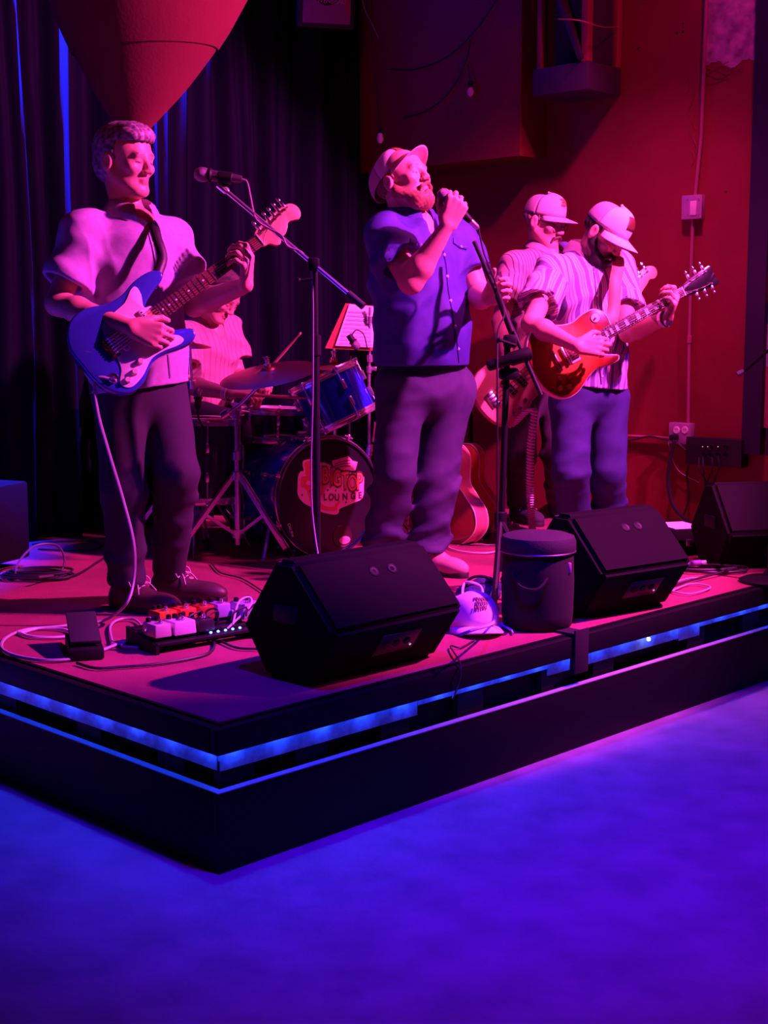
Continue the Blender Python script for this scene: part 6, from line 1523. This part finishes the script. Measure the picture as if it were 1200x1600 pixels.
for (a_, b2_, c2_, lab) in (((1092, 715), (1105, 760), (1098, 815), 'first'), ((1098, 715), (1103, 765), (1112, 800), 'second'), ((1112, 714), (1106, 755), (1115, 805), 'third'), ((1122, 712), (1117, 750), (1100, 812), 'last')):
    cable('power_cable', [rw(*a_, .08), rw(a_[0] + 1, a_[1] + 20, .09), rw(*b2_, .06), rw(*c2_, .07), rw(c2_[0] + 2, 822, .10)], .0045, cable_black, lab + ' black power cable hanging from the wall power box, counted from the outlets', 'cables hanging from the wall power box')
cable('power_cable', [rw(860, 690, .03), rw(950, 686, .03), rw(985, 688, .03), rw(1015, 682, .03), rw(1050, 690, .04)], .005, cable_black, 'black cable lying along the level conduit')

# ---- hanging bracket box on the corner of the soffit
brm = mat('dark purple painted timber', (.05, .022, .06), .6); brm2 = mat('red painted timber', (.36, .04, .07), .6)
c1 = rw(968, 130, .0); 
bk = thing('speaker_bracket', 'timber wall bracket shelf with a diagonal brace high on the red wall', 'shelf', rw(905, 156, .15))
zb_ = rw(968, 150, 0).z; zt_b = zb_ + .135
e0 = rw(970, 150, 0); wd_ = .34; dp = .29
def bslab(a0, a1, d0, d1, z0_, z1_, m, name):         # a: along the wall away from the camera side, d: out from the wall
    q = MB(); cc = e0 + W * ((a0 + a1) / 2) + NR * ((d0 + d1) / 2); cc.z = (z0_ + z1_) / 2; q.box(cc, (a1 - a0, d1 - d0, z1_ - z0_), X=W, bev=.004); return q.build(name, m, bk)
bslab(0, wd_, 0, dp, zb_, zt_b, brm, 'shelf')
bslab(0, .04, 0, .04, zt_b, 4.15, brm2, 'post'); bslab(0, .04, dp - .045, dp, zt_b, 4.15, brm2, 'post'); bslab(wd_ - .03, wd_, 0.23, .26, zt_b, 4.15, brm2, 'post')
bslab(.02, .03, .05, dp - .05, zt_b, 4.15, brm, 'side_board')
bslab(.05, wd_, .10, .11, zt_b, 4.15, mat('dark olive painted board', (.06, .02, .02), .7), 'back_board')
q = MB(); q.bar(e0 + W * .03 + NR * (dp - .02) + V((0, 0, zt_b - e0.z + .01)), e0 + W * (wd_ - .02) + NR * (dp - .03) + V((0, 0, zt_b - e0.z + .62)), .03, .075, up=NR, bev=.003); q.build('brace', brm, bk)
tag(MB().tube(crv([rw(872, 30, .50), rw(905, 32, .48), rw(940, 42, .3), rw(968, 42, .01)], 8), .003, 6).build('wire', mat('red painted wire', (.4, .08, .12), .6), base=rw(968, 42, .01)), 'thin wire strung across the timber wall bracket', 'wire')

# ---- string lights on the soffit
sfo = .235
lw = [rw(610, 108, sfo), rw(650, 108, sfo), rw(700, 88, sfo), rw(745, 45, sfo), rw(778, -5, sfo), rw(790, -40, sfo)]
t_ = thing('string_lights', 'black string light cable with a clear bulb on the soffit', 'string lights', rw(735, 130, sfo))
q = MB(); q.tube(crv(lw, 8), .004, 6); q.tube(crv([rw(735, 62, sfo), rw(728, 95, sfo), rw(705, 140, sfo), rw(672, 170, sfo), rw(630, 186, sfo)], 8), .004, 6); q.tube(crv([rw(731, 100, sfo), rw(734, 118, sfo + .01), rw(735, 128, sfo + .01)], 4), .0035, 6); q.build('cable', cable_black, t_)
glassm = mat('clear bulb glass', (.9, .75, .8), .1, spec=.8)
q = MB(); q.lathe(rw(735, 130, sfo + .02), (0, 0, -1), [(.012, -.012), (.014, 0), (.014, .02), (.010, .024)], 12); bs = q.build('bulb_socket', black_plastic, t_); q = MB(); q.lathe(rw(735, 136, sfo + .02), (0, 0, -1), [(.010, 0), (.018, .018), (.019, .03), (.010, .048), (0, .052)], 14); q.build('bulb', glassm, bs)
hb = bw(594, 214, .25)
t_ = thing('hanging_bulb', 'lone pale bulb hanging before the dark curtain beside the singer cap', 'bulb', hb)
q = MB(); q.lathe(hb, (0, 0, -1), [(.012, -.02), (.018, .0), (.019, .018), (.010, .034), (0, .036)], 14); q.build('bulb', glassm, t_); q = MB(); q.tube([hb + V((0, 0, .02)), hb + V((0, 0, .045))], .011, 8); q.build('bulb_socket', black_plastic, t_); q = MB(); q.tube([hb + V((0, 0, .04)), hb + V((-.05, 0, .5)), hb + V((-.1, 0, 1.1))], .003, 5); q.build('cable', cable_black, t_)

# ---- framed beer sign high on the back wall
sc_ = bw(512, -18, .42); sX = V((.97, .24, 0)).normalized(); sN = V((.20, -.95, -.22)).normalized(); sY = sN.cross(sX).normalized() * 1; 
if sY.z < 0: sY = -sY
sN = sX.cross(sY)
t_ = thing('beer_sign', 'dark tilted beer sign with a round black emblem hanging above the drum kit', 'sign', sc_)
q = MB(); q.box(sc_ - sN * .04, (.30, .39, .06), X=sX, Z=sN, bev=.01); q.build('casing', mat('black sign casing', (.015, .012, .016), .5), t_)
q = MB(); q.box(sc_ - sN * .002, (.25, .34, .006), X=sX, Z=sN, bev=.02); q.build('face', mat('dusky violet sign face', (.35, .14, .26), .5), t_)
q = MB(); q.lathe(sc_ + sN * .002, sN, [(0, .001), (.076, .001), (.079, .003), (.082, 0)], 40); q.build('emblem', mat('black emblem', (.01, .008, .012), .4), t_)
q = MB(); q.box(sc_ + sX * .105 + sY * .02 + sN * .003, (.022, .26, .002), X=sX, Z=sN); q.build('side_stripe', mat('orange sign stripe', (.5, .12, .04), .5), t_, smooth=False)
text3d('WENBRAU', 518, 2, .034, mat('dull pink lettering', (.8, .35, .45), .6), 'sign_lettering', t_, sc_, sN, sX, sY, z=.004, sx=.92, bold=.01)
cable('wire', [bw(563, -30, .30), bw(568, 8, .30), bw(580, 35, .30), bw(592, 60, .28)], .003, mat('dull red wire', (.35, .12, .14), .6), 'thin wire hanging beside the beer sign')

# ---- red hanging fabric cone, high above the left guitarist
cone_m = mat('dull red felt', (.15, .012, .012), .95, noise=(2.0, (.12, .009, .010), 6), bump=(90, .35, .003))
Yc = 5.55
L_edge = [(60, -60), (84, 12), (104, 62), (130, 112), (155, 158), (182, 198)]
R_edge = [(415, -60), (378, 8), (352, 55), (322, 98), (285, 146), (236, 200)]
el, er = crv([V((*p, 0)) for p in L_edge], 8), crv([V((*p, 0)) for p in R_edge], 8)
t_ = thing('hanging_cone', 'big dull red fabric cone hanging point down above the left guitarist', 'decoration', at(210, 200, Yc))
def cone_fn(j0, j1, off):
    def fn(i, j):
        k = (j0 + (j1 - j0) * j) * (len(el) - 1); a = int(min(k, len(el) - 2)); f_ = k - a
        l_, r_ = el[a].lerp(el[a + 1], f_), er[a].lerp(er[a + 1], f_); th = 2 * math.pi * i
        pl, pr_ = at(l_.x, l_.y, Yc), at(r_.x, r_.y, Yc); c_ = (pl + pr_) / 2; rad = (pr_ - pl).length / 2 + off; 
        return c_ + V((math.cos(th) * rad, math.sin(th) * rad * .75, (pr_.z - pl.z) / 2 * math.cos(th)))
    return fn
q = MB(); q.grid(cone_fn(0, .50, .007), 64, 16); q.build('upper_cloth', cone_m, t_)
q = MB(); q.grid(cone_fn(.40, 1.0, .0), 64, 20); q.build('lower_cloth', cone_m, t_)
q = MB(); q.lathe(at(209, 200, Yc), (0, 0, -1), [(0.062, -.01), (.058, .004), (.02, .010), (0, .010)], 24); q.build('tip_cap', cone_m, t_)

# ---- microphone boom at the right edge
t_ = thing('microphone_stand', 'thin black boom end reaching in at the far edge before the mural', 'stand', at(1156, 582, 5.6))
q = MB(); q.tube([at(1156, 583, 5.6), at(1168, 576, 5.6), at(1215, 535, 5.5)], .006, 8); q.build('boom_arm', black_metal, t_); q = MB(); q.tube([at(1152, 585, 5.6), at(1162, 580, 5.6)], .011, 8); q.build('boom_grip', rubber, t_)
pz = at(1216, 535, 5.5); q = MB(); q.tube([V((pz.x, pz.y, SZ + .01)), pz + V((0, 0, .1))], .011, 8); q.build('pole', black_metal, t_); round_base(t_, V((pz.x, pz.y, SZ)), .12)
